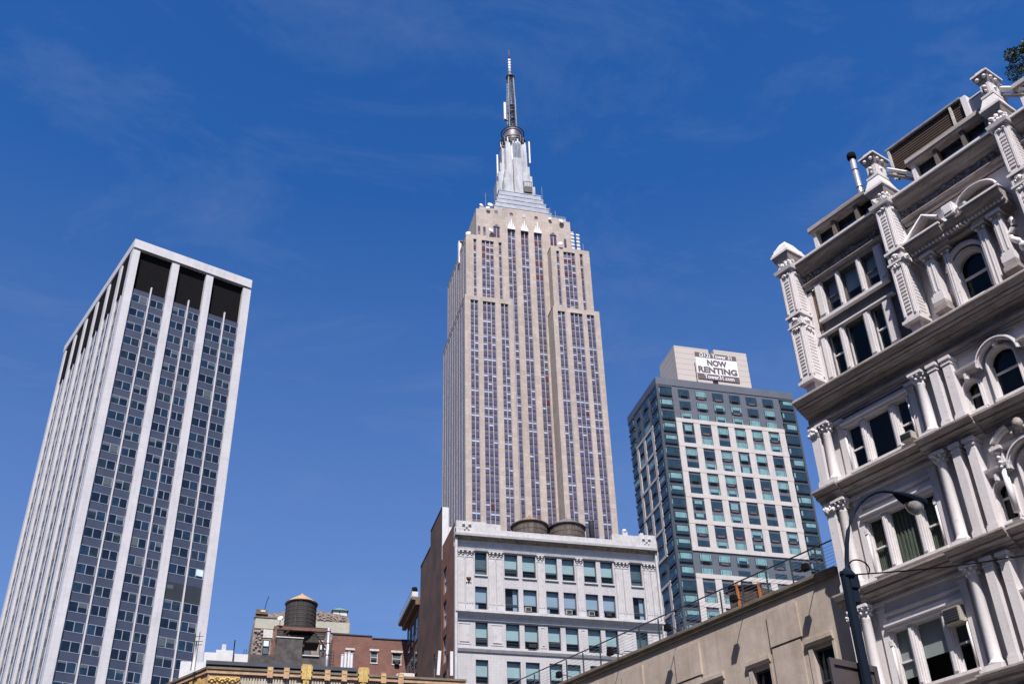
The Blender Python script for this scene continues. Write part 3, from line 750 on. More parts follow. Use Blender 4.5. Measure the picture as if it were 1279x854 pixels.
for h in SH:
    q = MB(); t_ = Turn(q)
    t_.box(h[0], h[1], .42, .5, h[2], h[3], 'blind_pale'); t_.box(h[0], h[1], .34, .42, (h[2] + h[3]) / 2 - .05, (h[2] + h[3]) / 2 + .05, 'alu_frame')
    t_.box(h[0], h[0] + .1, .34, .42, h[2], h[3], 'alu_frame'); t_.box(h[1] - .1, h[1], .34, .42, h[2], h[3], 'alu_frame'); q.build('side_window', T)
c = MB()
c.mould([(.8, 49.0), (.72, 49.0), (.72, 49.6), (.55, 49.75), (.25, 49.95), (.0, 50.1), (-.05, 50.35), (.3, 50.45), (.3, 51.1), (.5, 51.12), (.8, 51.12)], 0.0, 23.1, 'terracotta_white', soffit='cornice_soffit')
c.box(.15, 3.5, .22, .9, 50.42, 51.85, 'terracotta_white'); c.box(3.5, 5.1, .26, .9, 50.42, 51.75, 'terracotta_white')
c.box(17.9, 23.1, .26, .9, 50.42, 51.78, 'terracotta_white'); c.box(21.1, 23.1, .2, .92, 50.42, 51.95, 'terracotta_white')
for x in (1.3, 21.95):
    for dx, dz, r in ((-.35, .95, .16), (.35, .95, .16), (0, .62, .13), (-.22, .38, .1), (.22, .38, .1)): c.ball((x + dx, .2, 50.5 + dz), r, 'terracotta_white', 8)
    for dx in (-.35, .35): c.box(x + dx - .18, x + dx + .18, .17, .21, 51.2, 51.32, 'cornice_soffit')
c.ball((19.6, .7, 52.4), .3, 'terracotta_white'); c.box(19.3, 19.9, .5, 1.0, 51.7, 52.3, 'terracotta_white'); c.box(21.4, 21.8, .5, .9, 51.9, 52.3, 'terracotta_white')
c.mould([(.78, 48.7), (.66, 48.72), (.6, 48.95), (.78, 49.05)], 0.35, 23.0, 'terracotta_white')
c.build('cornice', T)
l = MB()
l.mould([(.8, 41.0), (.66, 41.02), (.62, 41.35), (.5, 41.45), (.2, 41.75), (.2, 42.0), (.5, 42.08), (.8, 42.08)], .1, 23.1, 'terracotta_white')
l.build('ledge', T)
l = MB(); l.mould([(.8, 37.7), (.68, 37.72), (.55, 38.0), (.55, 38.12), (.8, 38.15)], .15, 23.05, 'terracotta_white'); l.build('ledge', T)
def pil(x0, x1, z0=42.1, z1=48.75):
    p_ = MB(); p_.box(x0, x1, .66, .82, z0 + .45, z1 - .85, 'terracotta_white')
    n_ = 3
    for k in range(n_):
        xa = x0 + (x1 - x0) * (k + .25) / n_; p_.box(xa, xa + (x1 - x0) * .5 / n_, .61, .67, z0 + .7, z1 - 1.1, 'terracotta_white')
    p_.box(x0 - .06, x1 + .06, .6, .82, z0, z0 + .45, 'terracotta_white')
    p_.box(x0 - .02, x1 + .02, .62, .82, z1 - .85, z1 - .72, 'terracotta_white'); p_.box(x0 - .07, x1 + .07, .55, .82, z1 - .14, z1, 'terracotta_white')
    for dx in (.22, .78):
        xx = x0 + (x1 - x0) * dx; p_.ball((xx, .6, z1 - .3), .13, 'terracotta_white', 8); p_.ball((xx - .02, .6, z1 - .58), .09, 'terracotta_white', 6)
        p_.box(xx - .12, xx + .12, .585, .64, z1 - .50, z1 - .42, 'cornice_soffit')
    p_.build('pilaster', T)
for a, c_ in ((.38, 1.12), (1.3, 2.12), (3.78, 4.46), (4.62, 5.32), (9.2, 9.9), (13.6, 14.3), (18.1, 18.85), (18.98, 19.7), (21.4, 22.1), (22.25, 22.95)): pil(a, c_)
for a, c_ in ((.45, 1.85), (3.95, 5.25), (9.25, 9.85), (13.75, 14.2), (18.15, 19.55), (21.55, 22.85)):
    p_ = MB()
    for z0, z1 in ((38.5, 40.7),): 
        p_.box(a, c_, .76, .8, z0, z0 + .06, 'terracotta_white'); p_.box(a, c_, .76, .8, z1 - .06, z1, 'terracotta_white'); p_.box(a, a + .06, .76, .8, z0 + .06, z1 - .06, 'terracotta_white'); p_.box(c_ - .06, c_, .76, .8, z0 + .06, z1 - .06, 'terracotta_white')
        p_.box(a + .2, c_ - .2, .74, .8, z0 + .25, z1 - .25, 'terracotta_white')
    p_.build('wall_panel', T)
rnd = random.Random(21)
for ri, (z0, z1) in enumerate(rows):
    for ci, (a, c_) in enumerate(WC):
        f = MB()
        f.box(a, a + .07, 1.0, 1.1, z0, z1, 'frame_dark'); f.box(c_ - .07, c_, 1.0, 1.1, z0, z1, 'frame_dark'); f.box(a + .07, c_ - .07, 1.0, 1.1, z1 - .08, z1, 'frame_dark'); f.box(a + .07, c_ - .07, 1.0, 1.1, z0, z0 + .08, 'frame_dark')
        zm = z0 + (z1 - z0) * .33; f.box(a + .07, c_ - .07, 1.0, 1.1, zm - .05, zm + .03, 'frame_dark')
        fo = f.build('window', T)
        if ri > 4: 
            p_ = MB(); p_.box(a + .07, c_ - .07, 1.11, 1.14, z0, z1, 'glass_navy'); p_.build('pane', fo); continue
        p_ = MB(); p_.poly([(a + .06, 1.05, z0 + .06), (c_ - .06, 1.05, z0 + .06), (c_ - .06, 1.05, z1 - .06), (a + .06, 1.05, z1 - .06)], 'pane_teal' if ri in (0, 2, 3) else 'pane_blue'); p_.build('pane', fo)
        q = MB(); mode = rnd.random()
        dark = (ci in (0, 7) and ri == 0) or (ci == 7) or (ri == 1 and mode < .45)
        if not dark:
            zb = z0 + (z1 - z0) * rnd.choice((.33, .33, .4, .28)); q.box(a + .06, c_ - .06, 1.15, 1.17, zb, z1, 'blind_pale')
            if ri == 1: q.box(a + .1, a + .4, 1.12, 1.15, z0, zb, 'blind_pale')
        elif ri == 1: q.box(c_ - .55, c_ - .1, 1.15, 1.17, z0 + .1, z1, 'blind_pale')
        else: q.box(a + .06, c_ - .06, 1.2, 1.22, z0, z1, 'blind_grey')
        q.box(a, c_, 1.28, 1.3, z0, z1, 'interior_dark'); q.build('blind', fo)
        if ri in (0, 1, 3):
            sl_ = MB(); sl_.box(a - .06, c_ + .06, .66, 1.0, z0 - .16, z0 - .01, 'terracotta_white'); sl_.build('sill', fo)
def ac(loc, w_=.65, rot=0, m='ac_cream', lb='', grp='window air conditioners', parent=None, h=.45):
    t_ = thing('air_conditioner', lb, 'air conditioner', loc, rot, grp)
    q = MB(); q.box(-w_ / 2, w_ / 2, -.4, .1, 0, h, m); q.build('case', t_)
    q = MB()
    for k in range(6): q.box(-w_ / 2 + .06, w_ / 2 - .06, -.43, -.4, .06 + k * .06, .09 + k * .06, 'dark_metal')
    q.build('grille', t_)
V = Vector(WO)
ac(V + Vector((8.0, .95, 42.3)), lb='small white air conditioner in the second row of loft windows, leftmost of three')
ac(V + Vector((12.5, .95, 42.3)), lb='small white air conditioner in the middle of the second loft window row')
ac(V + Vector((15.0, .95, 42.3)), lb='small white air conditioner right of the two others, under a half drawn blind')
ac(V + Vector((16.95, .95, 42.3)), m='louvre_black', lb='dark propped unit in the second row of loft windows, furthest right')
ac(V + Vector((8.3, .95, 38.42)), m='louvre_black', w_=.9, lb='dark unit in the third row of loft windows')
pat = MB(); pat.box(1.25, 1.85, .55, .6, 45.05, 45.75, 'lintel_white'); pat.ball((1.55, .5, 45.45), .2, 'rust_steel'); pat.box(1.3, 1.8, .4, .55, 45.5, 45.58, 'brick_exposed'); pat.build('broken_patch', T, label='broken terracotta patch with exposed brick')
# rear brick masses behind the loft building
T = thing('brick_annex', 'tall dark brick party wall with stepped top, behind the white loft building', 'building', WO)
b = MB()
b.box(.2, .95, 8.2, 15.1, 0, 57.0, 'brick_dark'); b.box(.2, .95, 15.1, 21.4, 0, 55.0, 'brick_dark'); b.box(.95, 23, 8.3, 21.3, 0, 50, 'brick_dark')
b.build('wall', T)
b = MB(); b.box(.2, .95, 8.05, 8.18, 50.5, 57.05, 'flashing_white'); b.box(.97, 4.2, 8.05, 8.18, 50.5, 54.6, 'flashing_white'); b.build('white_parapet_face', T)
b = MB(); b.box(.15, 1.0, 15.12, 21.45, 55.0, 55.12, 'roof_tar'); b.box(.15, 1.0, 8.2, 15.12, 57.06, 57.15, 'roof_tar'); b.build('coping', T)
T = thing('rear_brick_building', 'dark brick building with an overhanging side cornice, left of the loft building', 'building', WO)
b = MB(); b.box(.35, 12, 21.6, 31, 0, 51.1, 'brick_dark'); b.build('wall', T)
for z in (46.6, 42.4, 38.2, 34):
    for v in (23.2, 25.9, 28.4):
        q = MB(); q.box(.28, .4, v, v + 1.5, z, z + 2.9, 'glass_navy'); q.box(.22, .4, v + 1.5, v + 1.62, z, z + 2.9, 'frame_dark'); q.box(.24, .4, v, v + 1.5, z + 1.4, z + 1.5, 'alu_frame'); q.build('window', T)
b = MB(); b.box(-.65, .35, 22.3, 32.2, 51.1, 51.5, 'tan_dark'); b.box(-.2, .35, 22.3, 32, 50.5, 51.1, 'brick_exposed'); b.box(-.72, -.6, 22.3, 32.3, 51.3, 51.75, 'duct_zinc'); b.build('cornice', T)
T2 = thing('rooftop_cabinet', 'white box with dark fan on the overhanging cornice of the rear brick building', 'cabinet', (22.952 - .45, 106.475 + 22.6, 51.55))
b = MB(); b.box(-.15, .6, 0, 1.6, 0, .7, 'flashing_white'); b.build('case', T2)
b = MB(); b.lathe(.25, .6, [(.35, .7), (.4, 1.0), (.35, 1.4), (.1, 1.5)], 12, 'louvre_black'); b.build('fan', T2)
b = MB()
for k in range(8): b.tube([(-.15, .2 + k * 1.2, 0), (-.15, .2 + k * 1.2, .9)], .03, 4, 'alu_frame')
b.tube([(-.15, 0, .9), (-.15, 9.4, .9)], .03, 4, 'alu_frame'); b.build('rail', T2)

def water_tank(x, y, z0, r, z1, apex, body_m, roof_m, lb, legs=True, hoops=7, group='rooftop water tanks', cat='water tank'):
    t_ = thing('water_tank', lb, cat, (x, y, z0), 0, group)
    b = MB(); n_ = 40; h = z1 - z0
    # individual staves
    for k in range(n_):
        a0, a1 = 2 * math.pi * k / n_, 2 * math.pi * (k + 1) / n_ - .004
        rr = r * (1 + (.006 if k % 2 else 0))
        pts = [(rr * 1.02 * math.cos(a0), rr * 1.02 * math.sin(a0)), (rr * 1.02 * math.cos(a1), rr * 1.02 * math.sin(a1))]
        tp = [(rr * .985 * math.cos(a0), rr * .985 * math.sin(a0)), (rr * .985 * math.cos(a1), rr * .985 * math.sin(a1))]
        b.poly([(*pts[0], 0), (*pts[1], 0), (*tp[1], h), (*tp[0], h)], body_m)
    b.lathe(0, 0, [(r * .98, 0.02), (r * .96, h)], 40, body_m)
    b.build('barrel', t_)
    for k in range(hoops):
        q = MB(); zz_ = h * (.05 + .88 * k / (hoops - 1)); rr = r * (1.02 - .035 * zz_ / h) + .02
        q.lathe(0, 0, [(rr, zz_), (rr + .02, zz_ + .02), (rr, zz_ + .045)], 40, 'hoop_iron'); q.build('hoop', t_)
    q = MB(); q.lathe(0, 0, [(r * 1.05, h - .04), (r * 1.06, h + .08), (r * .75, h + .08 + (apex - z1) * .3), (.12, apex - z0 - .12), (.1, apex - z0)], 36, roof_m, smooth=False)
    q.build('roof_cone', t_)
    q = MB(); q.lathe(0, 0, [(r * 1.07, h - .02), (r * 1.075, h + .07)], 40, 'dark_metal', caps=False); q.build('eave_rim', t_)
    return t_
water_tank(WO[0] + 10.35, WO[1] + 7.0, 50.8, 2.1, 54.85, 56.35, 'tank_wood', 'roof_rust', 'left of the two wooden water tanks on the loft building, with rusty tan roof')
water_tank(WO[0] + 14.85, WO[1] + 7.0, 50.8, 2.15, 54.95, 56.5, 'tank_wood', 'roof_grey', 'right of the two wooden water tanks on the loft building, with dark grey roof')
b = MB(); b.lathe(0, 0, [(.33, 0), (.33, 4.9), (.36, 5.0), (.36, 5.1)], 14, 'dark_metal'); o = b.build('flue_pipe'); o.location = (WO[0] + 17.65, WO[1] + 6, 50.8); tag(o, 'dark round flue right of the two water tanks on the loft building', 'flue')

# ================================================================== stone gabled building and its surroundings (lower left of centre)
T = thing('stone_building', 'old cream and mottled stone building with a low gabled top, behind the lone water tank', 'building', (3.9, 141.1, 0))
w = MB()
def mould_gable():
    pts = [(0, 0), (12.4, 0), (12.4, 51.9), (12.0, 52.9), (8.0, 53.5), (4.0, 53.1), (.1, 52.2), (0, 51.8)]
    return pts
gp = mould_gable()
w.poly([(x, .0, z) for x, z in gp], 'stone_mottled'); w.poly([(x, 14, z) for x, z in reversed(gp)], 'stone_mottled')
for i in range(len(gp)):
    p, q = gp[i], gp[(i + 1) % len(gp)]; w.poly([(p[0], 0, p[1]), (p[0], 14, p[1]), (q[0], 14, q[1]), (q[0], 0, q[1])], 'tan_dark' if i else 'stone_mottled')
w.build('wall', T)
q = MB(); q.box(.15, 12.3, -.12, -.01, 50.55, 51.95, 'stucco_cream'); q.box(1.3, 2.5, -.08, -.01, 49.4, 50.5, 'lintel_white'); q.box(3.9, 5.0, -.08, -.01, 49.3, 50.4, 'lintel_white'); q.box(7.5, 9, -.08, -.01, 49.3, 50.4, 'lintel_white'); q.build('render_band', T, label='cream rendered band under the gable')
q = MB(); q.box(-.15, 3.6, -.2, 0, 51.96, 52.12, 'tan_dark'); q.box(.1, 1.6, -.3, .4, 52.4, 53.0, 'brick_exposed'); q.box(.7, 1.3, -.32, -.1, 52.7, 52.9, 'lintel_white'); q.build('cornice', T)
q = MB()
rnd = random.Random(8)
for k in range(46):
    x, z = rnd.uniform(8.0, 11.6), rnd.uniform(52.1, 53.0); q.ball((x, -.05, z), rnd.uniform(.07, .16), 'stone_mottled', 6)
q.box(7.9, 11.8, -.06, -.02, 52.0, 52.95, 'stone_mottled'); q.build('carving', T); q = MB(); q.box(.15, 1.3, -.04, -.01, 43.9, 50.4, 'stone_mottled')
for k in range(60):
    x, z = rnd.uniform(.2, 1.2), rnd.uniform(44, 50.3); q.ball((x, -.03, z), rnd.uniform(.1, .22), 'stone_mottled', 6)
q.build('carving', T)
for x0, x1, z0, z1 in ((1.4, 2.2, 47.2, 49.1), (5.4, 6.3, 47.2, 49.1), (6.6, 7.5, 47.2, 49.0), (8.6, 9.7, 47.2, 49.0), (1.4, 2.2, 43.2, 45), (5.4, 6.3, 43.4, 45.2), (8.6, 9.7, 43.4, 45.2)):
    q = MB(); q.box(x0, x1, -.03, .05, z0, z1, 'glass_navy'); q.box(x0 + .08, x1 - .08, -.06, 0, (z0 + z1) / 2 + .15, z1 - .1, 'blind_bright'); q.box(x0 + .08, x1 - .08, -.06, 0, z0 + .1, (z0 + z1) / 2 - .1, 'blind_grey'); q.build('window', T)
q = MB(); q.tube([(.9, 0, 52.9), (1.0, 0, 54.0), (1.25, 0, 54.9)], .05, 4, 'dark_metal'); o = q.build('aerial'); o.location = (3.9 + .3, 141.1, .0); tag(o, 'thin bent aerial on the left corner of the stone building', 'aerial')
T = thing('rooftop_hut', 'small white rooftop hut with green pyramid roof on the stone building', 'hut', (13.85, 141.3, 52.6))
q = MB(); q.box(.15, 1.95, 0, 1.8, 0, 1.15, 'flashing_white'); q.box(.95, 1.03, -.03, 0, 0, 1.15, 'frame_dark'); q.build('wall', T)
q = MB(); q.taper(0, 2.1, -.15, 1.95, 1.15, 1.75, .95, .95, 'green_copper'); q.box(-.05, 2.15, -.2, 2, 1.08, 1.16, 'green_copper'); q.build('roof', T)
# far white block
T = thing('pale_rooftop_block', 'pale low building with chimney, seen far off between the dark tower and the stone building', 'building', (-1.9, 152, 0))
q = MB(); q.box(0, 1.5, 0, 8, 0, 50.65, 'flashing_white'); q.box(1.5, 3.9, -.2, 8, 0, 51.0, 'flashing_white'); q.box(3.95, 6.5, .2, 8, 0, 50.7, 'flashing_white'); q.box(-3, 0, 3, 8, 0, 50.2, 'flashing_white'); q.build('wall', T)
q = MB(); q.box(2.2, 2.75, 0, .6, 51.0, 51.85, 'lintel_white'); q.build('chimney', T)
q = MB()
for x in (5.2, 5.5): q.tube([(x, .5, 50.7), (x, .5, 51.5)], .04, 4, 'dark_metal')
q.build('vent_pipe', T)
# lone water tank on its rusty frame
water_tank(9.05, 131, 46.95, 1.87, 50.3, 51.75, 'tank_dark', 'plywood_orange', 'lone dark water tank with orange cone roof, on a rusty steel frame', hoops=7)
T = thing('steel_frame', 'rust red steel frame carrying the lone water tank', 'steel frame', (6.0, 128.6, 0))
q = MB(); q.box(-.1, 6.6, 0, .2, 46.3, 46.65, 'rust_steel'); q.box(-.1, 6.6, 4.6, 4.8, 46.3, 46.65, 'rust_steel'); q.build('beam', T)
for y in (.4, 1.3, 2.2, 3.1, 4.0):
    q = MB(); q.box(.2, 6.3, y, y + .15, 46.66, 46.9, 'tank_dark'); q.build('joist', T)
for x, y in ((.0, .0), (6.1, .0), (0, 4.6), (6.1, 4.6)):
    q = MB(); q.box(x, x + .3, y, y + .22, 38, 46.3, 'rust_steel'); q.build('leg', T)
for p0, p1 in (((.2, .1, 44.6), (1.8, .1, 46.3)), ((6.2, .1, 44.3), (4.6, .1, 46.3)), ((.2, 4.7, 44.0), (2.2, 4.7, 46.3)), ((6.2, 4.7, 40), (2.6, 4.7, 46.2)), ((6.2, .1, 40.5), (6.2, 4.7, 46.2))):
    q = MB(); q.tube([p0, p1], .09, 4, 'tank_dark'); q.build('brace', T)
T = thing('rooftop_bulkhead', 'sooty mottled masonry bulkhead under the lone water tank', 'bulkhead', (6.1, 127.4, 0))
q = MB(); q.box(.2, 3.2, 0, 2.5, 36, 44.9, 'sooty_wall'); q.box(-2.6, .2, .4, 3, 36, 42.9, 'sooty_wall'); q.box(3.2, 6.1, .1, 2.5, 36, 42.9, 'sooty_wall'); q.box(.1, 3.3, -.08, 2.5, 44.9, 45.02, 'lintel_white'); q.box(3.25, 5.2, -.05, .1, 42.9, 43.02, 'lintel_white'); q.build('wall', T)
q = MB(); q.box(2.6, 3.6, 2.6, 4.2, 43, 45.9, 'tank_dark'); q.box(1.6, 5.3, 2.7, 5, 45.2, 46.25, 'tank_dark'); q.build('pipe_casing', T)
q = MB(); q.lathe(0, 0, [(.21, 0), (.21, 8.3)], 12, 'duct_zinc'); 
for k in range(6): q.lathe(0, 0, [(.235, .8 + k * 1.4), (.235, .9 + k * 1.4)], 12, 'dark_metal')
o = q.build('flue_pipe'); o.location = (12.22, 127.2, 38); tag(o, 'tall grey metal flue beside the rusty tank frame', 'flue')
q = MB()
for x in (-.22, .22): q.tube([(x, 0, 0), (x, 0, 7.2)], .035, 4, 'dark_metal')
for k in range(20): q.tube([(-.22, 0, .3 + k * .35), (.22, 0, .3 + k * .35)], .025, 4, 'dark_metal')
o = q.build('ladder'); o.location = (12.75, 127.3, 36.5); tag(o, 'dark metal ladder right of the grey flue', 'ladder')
T = thing('dish_antenna', 'white satellite dish on the rusty frame beside the lone water tank', 'dish antenna', (6.55, 128.4, 46.65))
q = MB(); q.tube([(0, 0, 0), (0, 0, .75)], .04, 6, 'dark_metal'); q.build('pole', T)
q = MB(); q.lathe(0, 0, [(.03, 0), (.25, .03), (.36, .12), (.37, .14), (.03, .05)], 14, 'antenna_white'); o = q.build('reflector', T); o.location = (0, 0, .8); o.rotation_euler = (R(62), 0, R(-30))
# low red brick building
T = thing('red_brick_building', 'low red brick building with three white-linteled windows, left of the loft building', 'building', (13.8, 138, 0))
w = MB(); BH = [(1.85, 2.75, 45.9, 47.35), (4.92, 5.85, 45.9, 47.4), (7.7, 8.92, 45.85, 47.35)]
w.wall(0, 11, 0, 49.0, [h for h in BH], 0, .25, 'brick_red'); w.box(0, 11, .4, 10, 0, 48.9, 'brick_red'); w.box(-.0, .02, 0, .4, 0, 49, 'brick_red')
w.box(0, 5, .0, .3, 49.0, 49.3, 'brick_red'); w.box(5, 11, 0, .3, 49.0, 49.02, 'brick_red'); w.build('wall', T)
w = MB(); w.box(-.05, 5.05, -.1, .4, 49.3, 49.42, 'membrane_navy'); w.box(5.05, 11, -.1, .4, 49.03, 49.15, 'membrane_navy'); w.build('coping', T)
for (a, c_, z0, z1) in BH:
    f = MB(); f.box(a, a + .08, .1, .2, z0, z1, 'lintel_white'); f.box(c_ - .08, c_, .1, .2, z0, z1, 'lintel_white'); f.box(a + .08, c_ - .08, .1, .2, z1 - .08, z1, 'lintel_white'); f.box(a + .08, c_ - .08, .1, .2, z0, z0 + .1, 'lintel_white'); f.box(a + .08, c_ - .08, .11, .17, (z0 + z1) / 2 - .04, (z0 + z1) / 2 + .04, 'lintel_white'); fo = f.build('window', T)
    p_ = MB(); p_.box(a + .08, c_ - .08, .18, .2, z0, z1, 'glass_navy'); p_.box(a + .1, c_ - .1, .16, .18, z0 + .5, z1 - .25, 'blind_grey'); p_.build('pane', fo)
    p_ = MB(); p_.box(a - .15, c_ + .15, -.08, .0, z1 + .02, z1 + .28, 'lintel_white'); p_.box(a - .05, c_ + .05, -.06, .1, z0 - .1, z0 - .01, 'lintel_white'); p_.build('lintel', fo)
ac(Vector((13.8 + 8.3, 138.1, 45.9)), m='louvre_black', lb='dark air conditioner in the right window of the red brick building', grp=None) if False else None
t_ = thing('air_conditioner', 'dark air conditioner in the right window of the red brick building', 'air conditioner', (22.1, 138.05, 45.75), 0, 'window air conditioners')
q = MB(); q.box(-.3, .3, -.35, .1, 0, .45, 'louvre_black'); q.build('case', t_)
q = MB()
for k in range(5): q.box(-.25, .25, -.38, -.35, .05 + k * .08, .09 + k * .08, 'frame_dark')
q.build('grille', t_)
T = thing('vent_ducts', 'cluster of four zinc vent ducts in front of the red brick building', 'vent ducts', (13.5, 125, 0))
for x, zt in ((.25, 42.4), (.62, 42.65), (1.0, 42.75), (1.32, 42.6)):
    q = MB(); q.lathe(x, 0, [(.17, 36), (.17, zt), (.2, zt + .02), (.2, zt + .1)], 12, 'antenna_white', smooth=False); q.build('duct', T)
b = MB(); b.box(-9, 23, 0, 13, 0, 36.5, 'brick_dark'); o = tag(b.build('rear_block'), 'plain dark brick block carrying the lone water tank and its bulkhead', 'building'); o.location = (0, 125.6, 0)

# ================================================================== art deco terracotta building (bottom, foreground)
DA = R(31)
T = thing('terracotta_building', 'low tan building with orange and yellow terracotta frieze, along the bottom edge', 'building', (-.42, 65.637, 0))
w = MB(); w.box(0, 15.2, .1, 12, 0, 21.95, 'deco_tan')
# flank running back to the left along the avenue
fx, fy = -math.sin(DA), math.cos(DA)
LN = 26
# flank faces left: drawn as a prism
w.poly([(0, .1, 0), (fx * LN, .1 + fy * LN, 0), (fx * LN, .1 + fy * LN, 21.95), (0, .1, 21.95)], 'deco_tan'); w.poly([(0, .1, 21.95), (fx * LN, .1 + fy * LN, 21.95), (15, .1 + fy * LN, 21.95), (15.2, .1, 21.95)], 'roof_tar')
w.build('wall', T)
def fluted(x0, x1, dir_=0):
    q = MB(); n_ = int((x1 - x0) / .16)
    for k in range(n_):
        xa = x0 + k * .16; q.box(xa + .03, xa + .13, .03, .12, 20.7, 21.55, 'deco_tan')
    q.build('fluted_frieze', T)
fluted(1.85, 5.2); fluted(5.9, 8.6); fluted(9.25, 11.9)
q = MB(); q.box(-.05, 15.2, -.08, .12, 21.62, 21.84, 'deco_orange'); q.box(-.12, 15.25, -.14, .2, 21.85, 21.98, 'tan_dark'); q.build('coping', T)
for (x0, x1) in ((.02, 1.78), (11.95, 15.1)):
    q = MB(); q.box(x0, x1, .0, .12, 20.82, 21.6, 'deco_orange'); q.build('frieze_ground', T)
q = MB()
def blossom(cx_, cz_, r, m='deco_yellow'):
    for a in range(-2, 3):
        t = a * .55; q.ball((cx_ + math.sin(t) * r * .75, -.02, cz_ + math.cos(t) * r * .75), r * .33, m, 7)
    q.ball((cx_, -.03, cz_), r * .35, m, 7)
for (x0, x1) in ((.1, 1.7), (12.05, 15.0)):
    q = MB(); x = x0 + .12; k = 0
    while x < x1:
        blossom(x, 21.12 if k % 2 == 0 else 21.28, .25 if k % 2 == 0 else .17); x += .29; k += 1
    q.build('flower_relief', T)
for x in (5.3, 8.67):
    q = MB(); q.box(x, x + .55, -.16, .12, 21.5, 22.38, 'deco_yellow'); q.box(x + .1, x + .45, -.12, .12, 20.2, 21.5, 'deco_yellow'); q.box(x + .25, x + .3, -.19, -.16, 21.3, 22.38, 'deco_orange'); q.box(x - .06, x, -.14, .1, 21.7, 22.3, 'deco_orange'); q.box(x + .55, x + .61, -.14, .1, 21.7, 22.3, 'deco_orange'); q.build('yellow_pier', T)
for x in (3.3, 4.25, 6.65, 7.65, 10.0, 11.05):
    q = MB(); q.box(x, x + .32, -.15, .12, 21.5, 22.13, 'deco_orange'); q.box(x + .05, x + .27, -.17, -.15, 21.9, 22.05, 'deco_yellow'); q.build('orange_block', T)
# flank trim
q = MB()
def fl_box(a0, a1, out_, z0, z1, m, th_=.12):
    P_ = [(fx * a0, .1 + fy * a0), (fx * a1, .1 + fy * a1)]
    nx, ny = -fy * out_, fx * out_
    A = (P_[0][0], P_[0][1]); B_ = (P_[1][0], P_[1][1]); C_ = (P_[1][0] + nx, P_[1][1] + ny); D_ = (P_[0][0] + nx, P_[0][1] + ny)
    pts = [A, B_, C_, D_]
    q.poly([(p[0], p[1], z0) for p in pts], m); q.poly([(p[0], p[1], z1) for p in pts], m)
    for i in range(4): a_, b_ = pts[i], pts[(i + 1) % 4]; q.poly([(*a_, z0), (*b_, z0), (*b_, z1), (*a_, z1)], m)
fl_box(-.1, LN, .1, 20.82, 21.6, 'deco_orange'); fl_box(-.1, LN, .2, 21.62, 21.84, 'deco_orange'); fl_box(-.1, LN, .26, 21.85, 21.98, 'tan_dark')
for k in range(60):
    a0 = .2 + k * .42; fl_box(a0, a0 + .26, .2, 20.95, 21.1 + (.38 if k % 2 else .25), 'deco_yellow')
q.build('flank_frieze', T)
q = MB(); q.box(-.1, 8.6, 1.2, 1.5, 21.95, 22.3, 'flashing_white'); q.box(-.25, 8.7, 1.1, 1.6, 22.5, 22.72, 'membrane_navy'); q.box(-.2, 8.6, 1.3, 1.5, 22.3, 22.5, 'membrane_navy'); q.build('roof_upstand', T, label='navy and white roof edge strip behind the frieze')
tag_ = thing('aerial_mast', 'slim white pole with small dark aerials at the left end of the terracotta building', 'aerial', (-1.35, 66.2, 21.9))
q = MB(); q.tube([(0, 0, 0), (0, 0, 1.75)], .05, 6, 'antenna_white'); q.tube([(-.12, 0, 0), (-.12, 0, 2.2)], .025, 4, 'dark_metal'); q.build('pole', tag_)
q = MB(); q.tube([(.1, 0, 0), (.12, 0, 2.3)], .02, 4, 'dark_metal')
for z in (1.5, 1.7, 2.0): q.tube([(-.2, 0, z), (.35, 0, z + .05)], .02, 4, 'dark_metal')
q.build('crossbar', tag_)
q = MB(); q.tube([(0, 0, 0), (0, 0, 2.2)], .035, 5, 'dark_metal'); o = q.build('aerial'); o.location = (.85, 67, 21.9); tag(o, 'thin dark rod in front of the pale far block', 'aerial')
for i, (x, dz, tl, lb) in enumerate(((13.5, 0, .06, 'white panel antenna tilted against the white loft building, left of two'), (14.35, .05, 0, 'upright white panel antenna beside the white loft building, right of two'))):
    t_ = thing('panel_antenna', lb, 'panel antenna', (-.42 + x, 65.7, 21.95), 0, 'panel antennas on the terracotta roof')
    q = MB(); q.box(-.09, .09, -.08, .05, .25, 1.75, 'antenna_white'); o = q.build('panel', t_); o.rotation_euler.y = tl
    q = MB(); q.tube([(-.2, .1, 0), (-.2, .1, 1.6)], .035, 5, 'dark_metal'); q.box(-.2, 0, .02, .1, .5, .58, 'dark_metal'); q.box(-.2, 0, .02, .1, 1.3, 1.38, 'dark_metal'); q.build('bracket', t_)
q = MB(); q.box(0, 1.1, 0, .8, 0, .28, 'lintel_white'); q.box(.2, 1.1, .1, .7, .28, .36, 'flashing_white'); q.box(-.3, 0, .1, .6, 0, .16, 'lintel_white'); o = q.build('roof_vent'); o.location = (10.6, 66, 22.0); tag(o, 'low pale rooftop curb on the terracotta building, before the dark brick wall', 'roof curb')

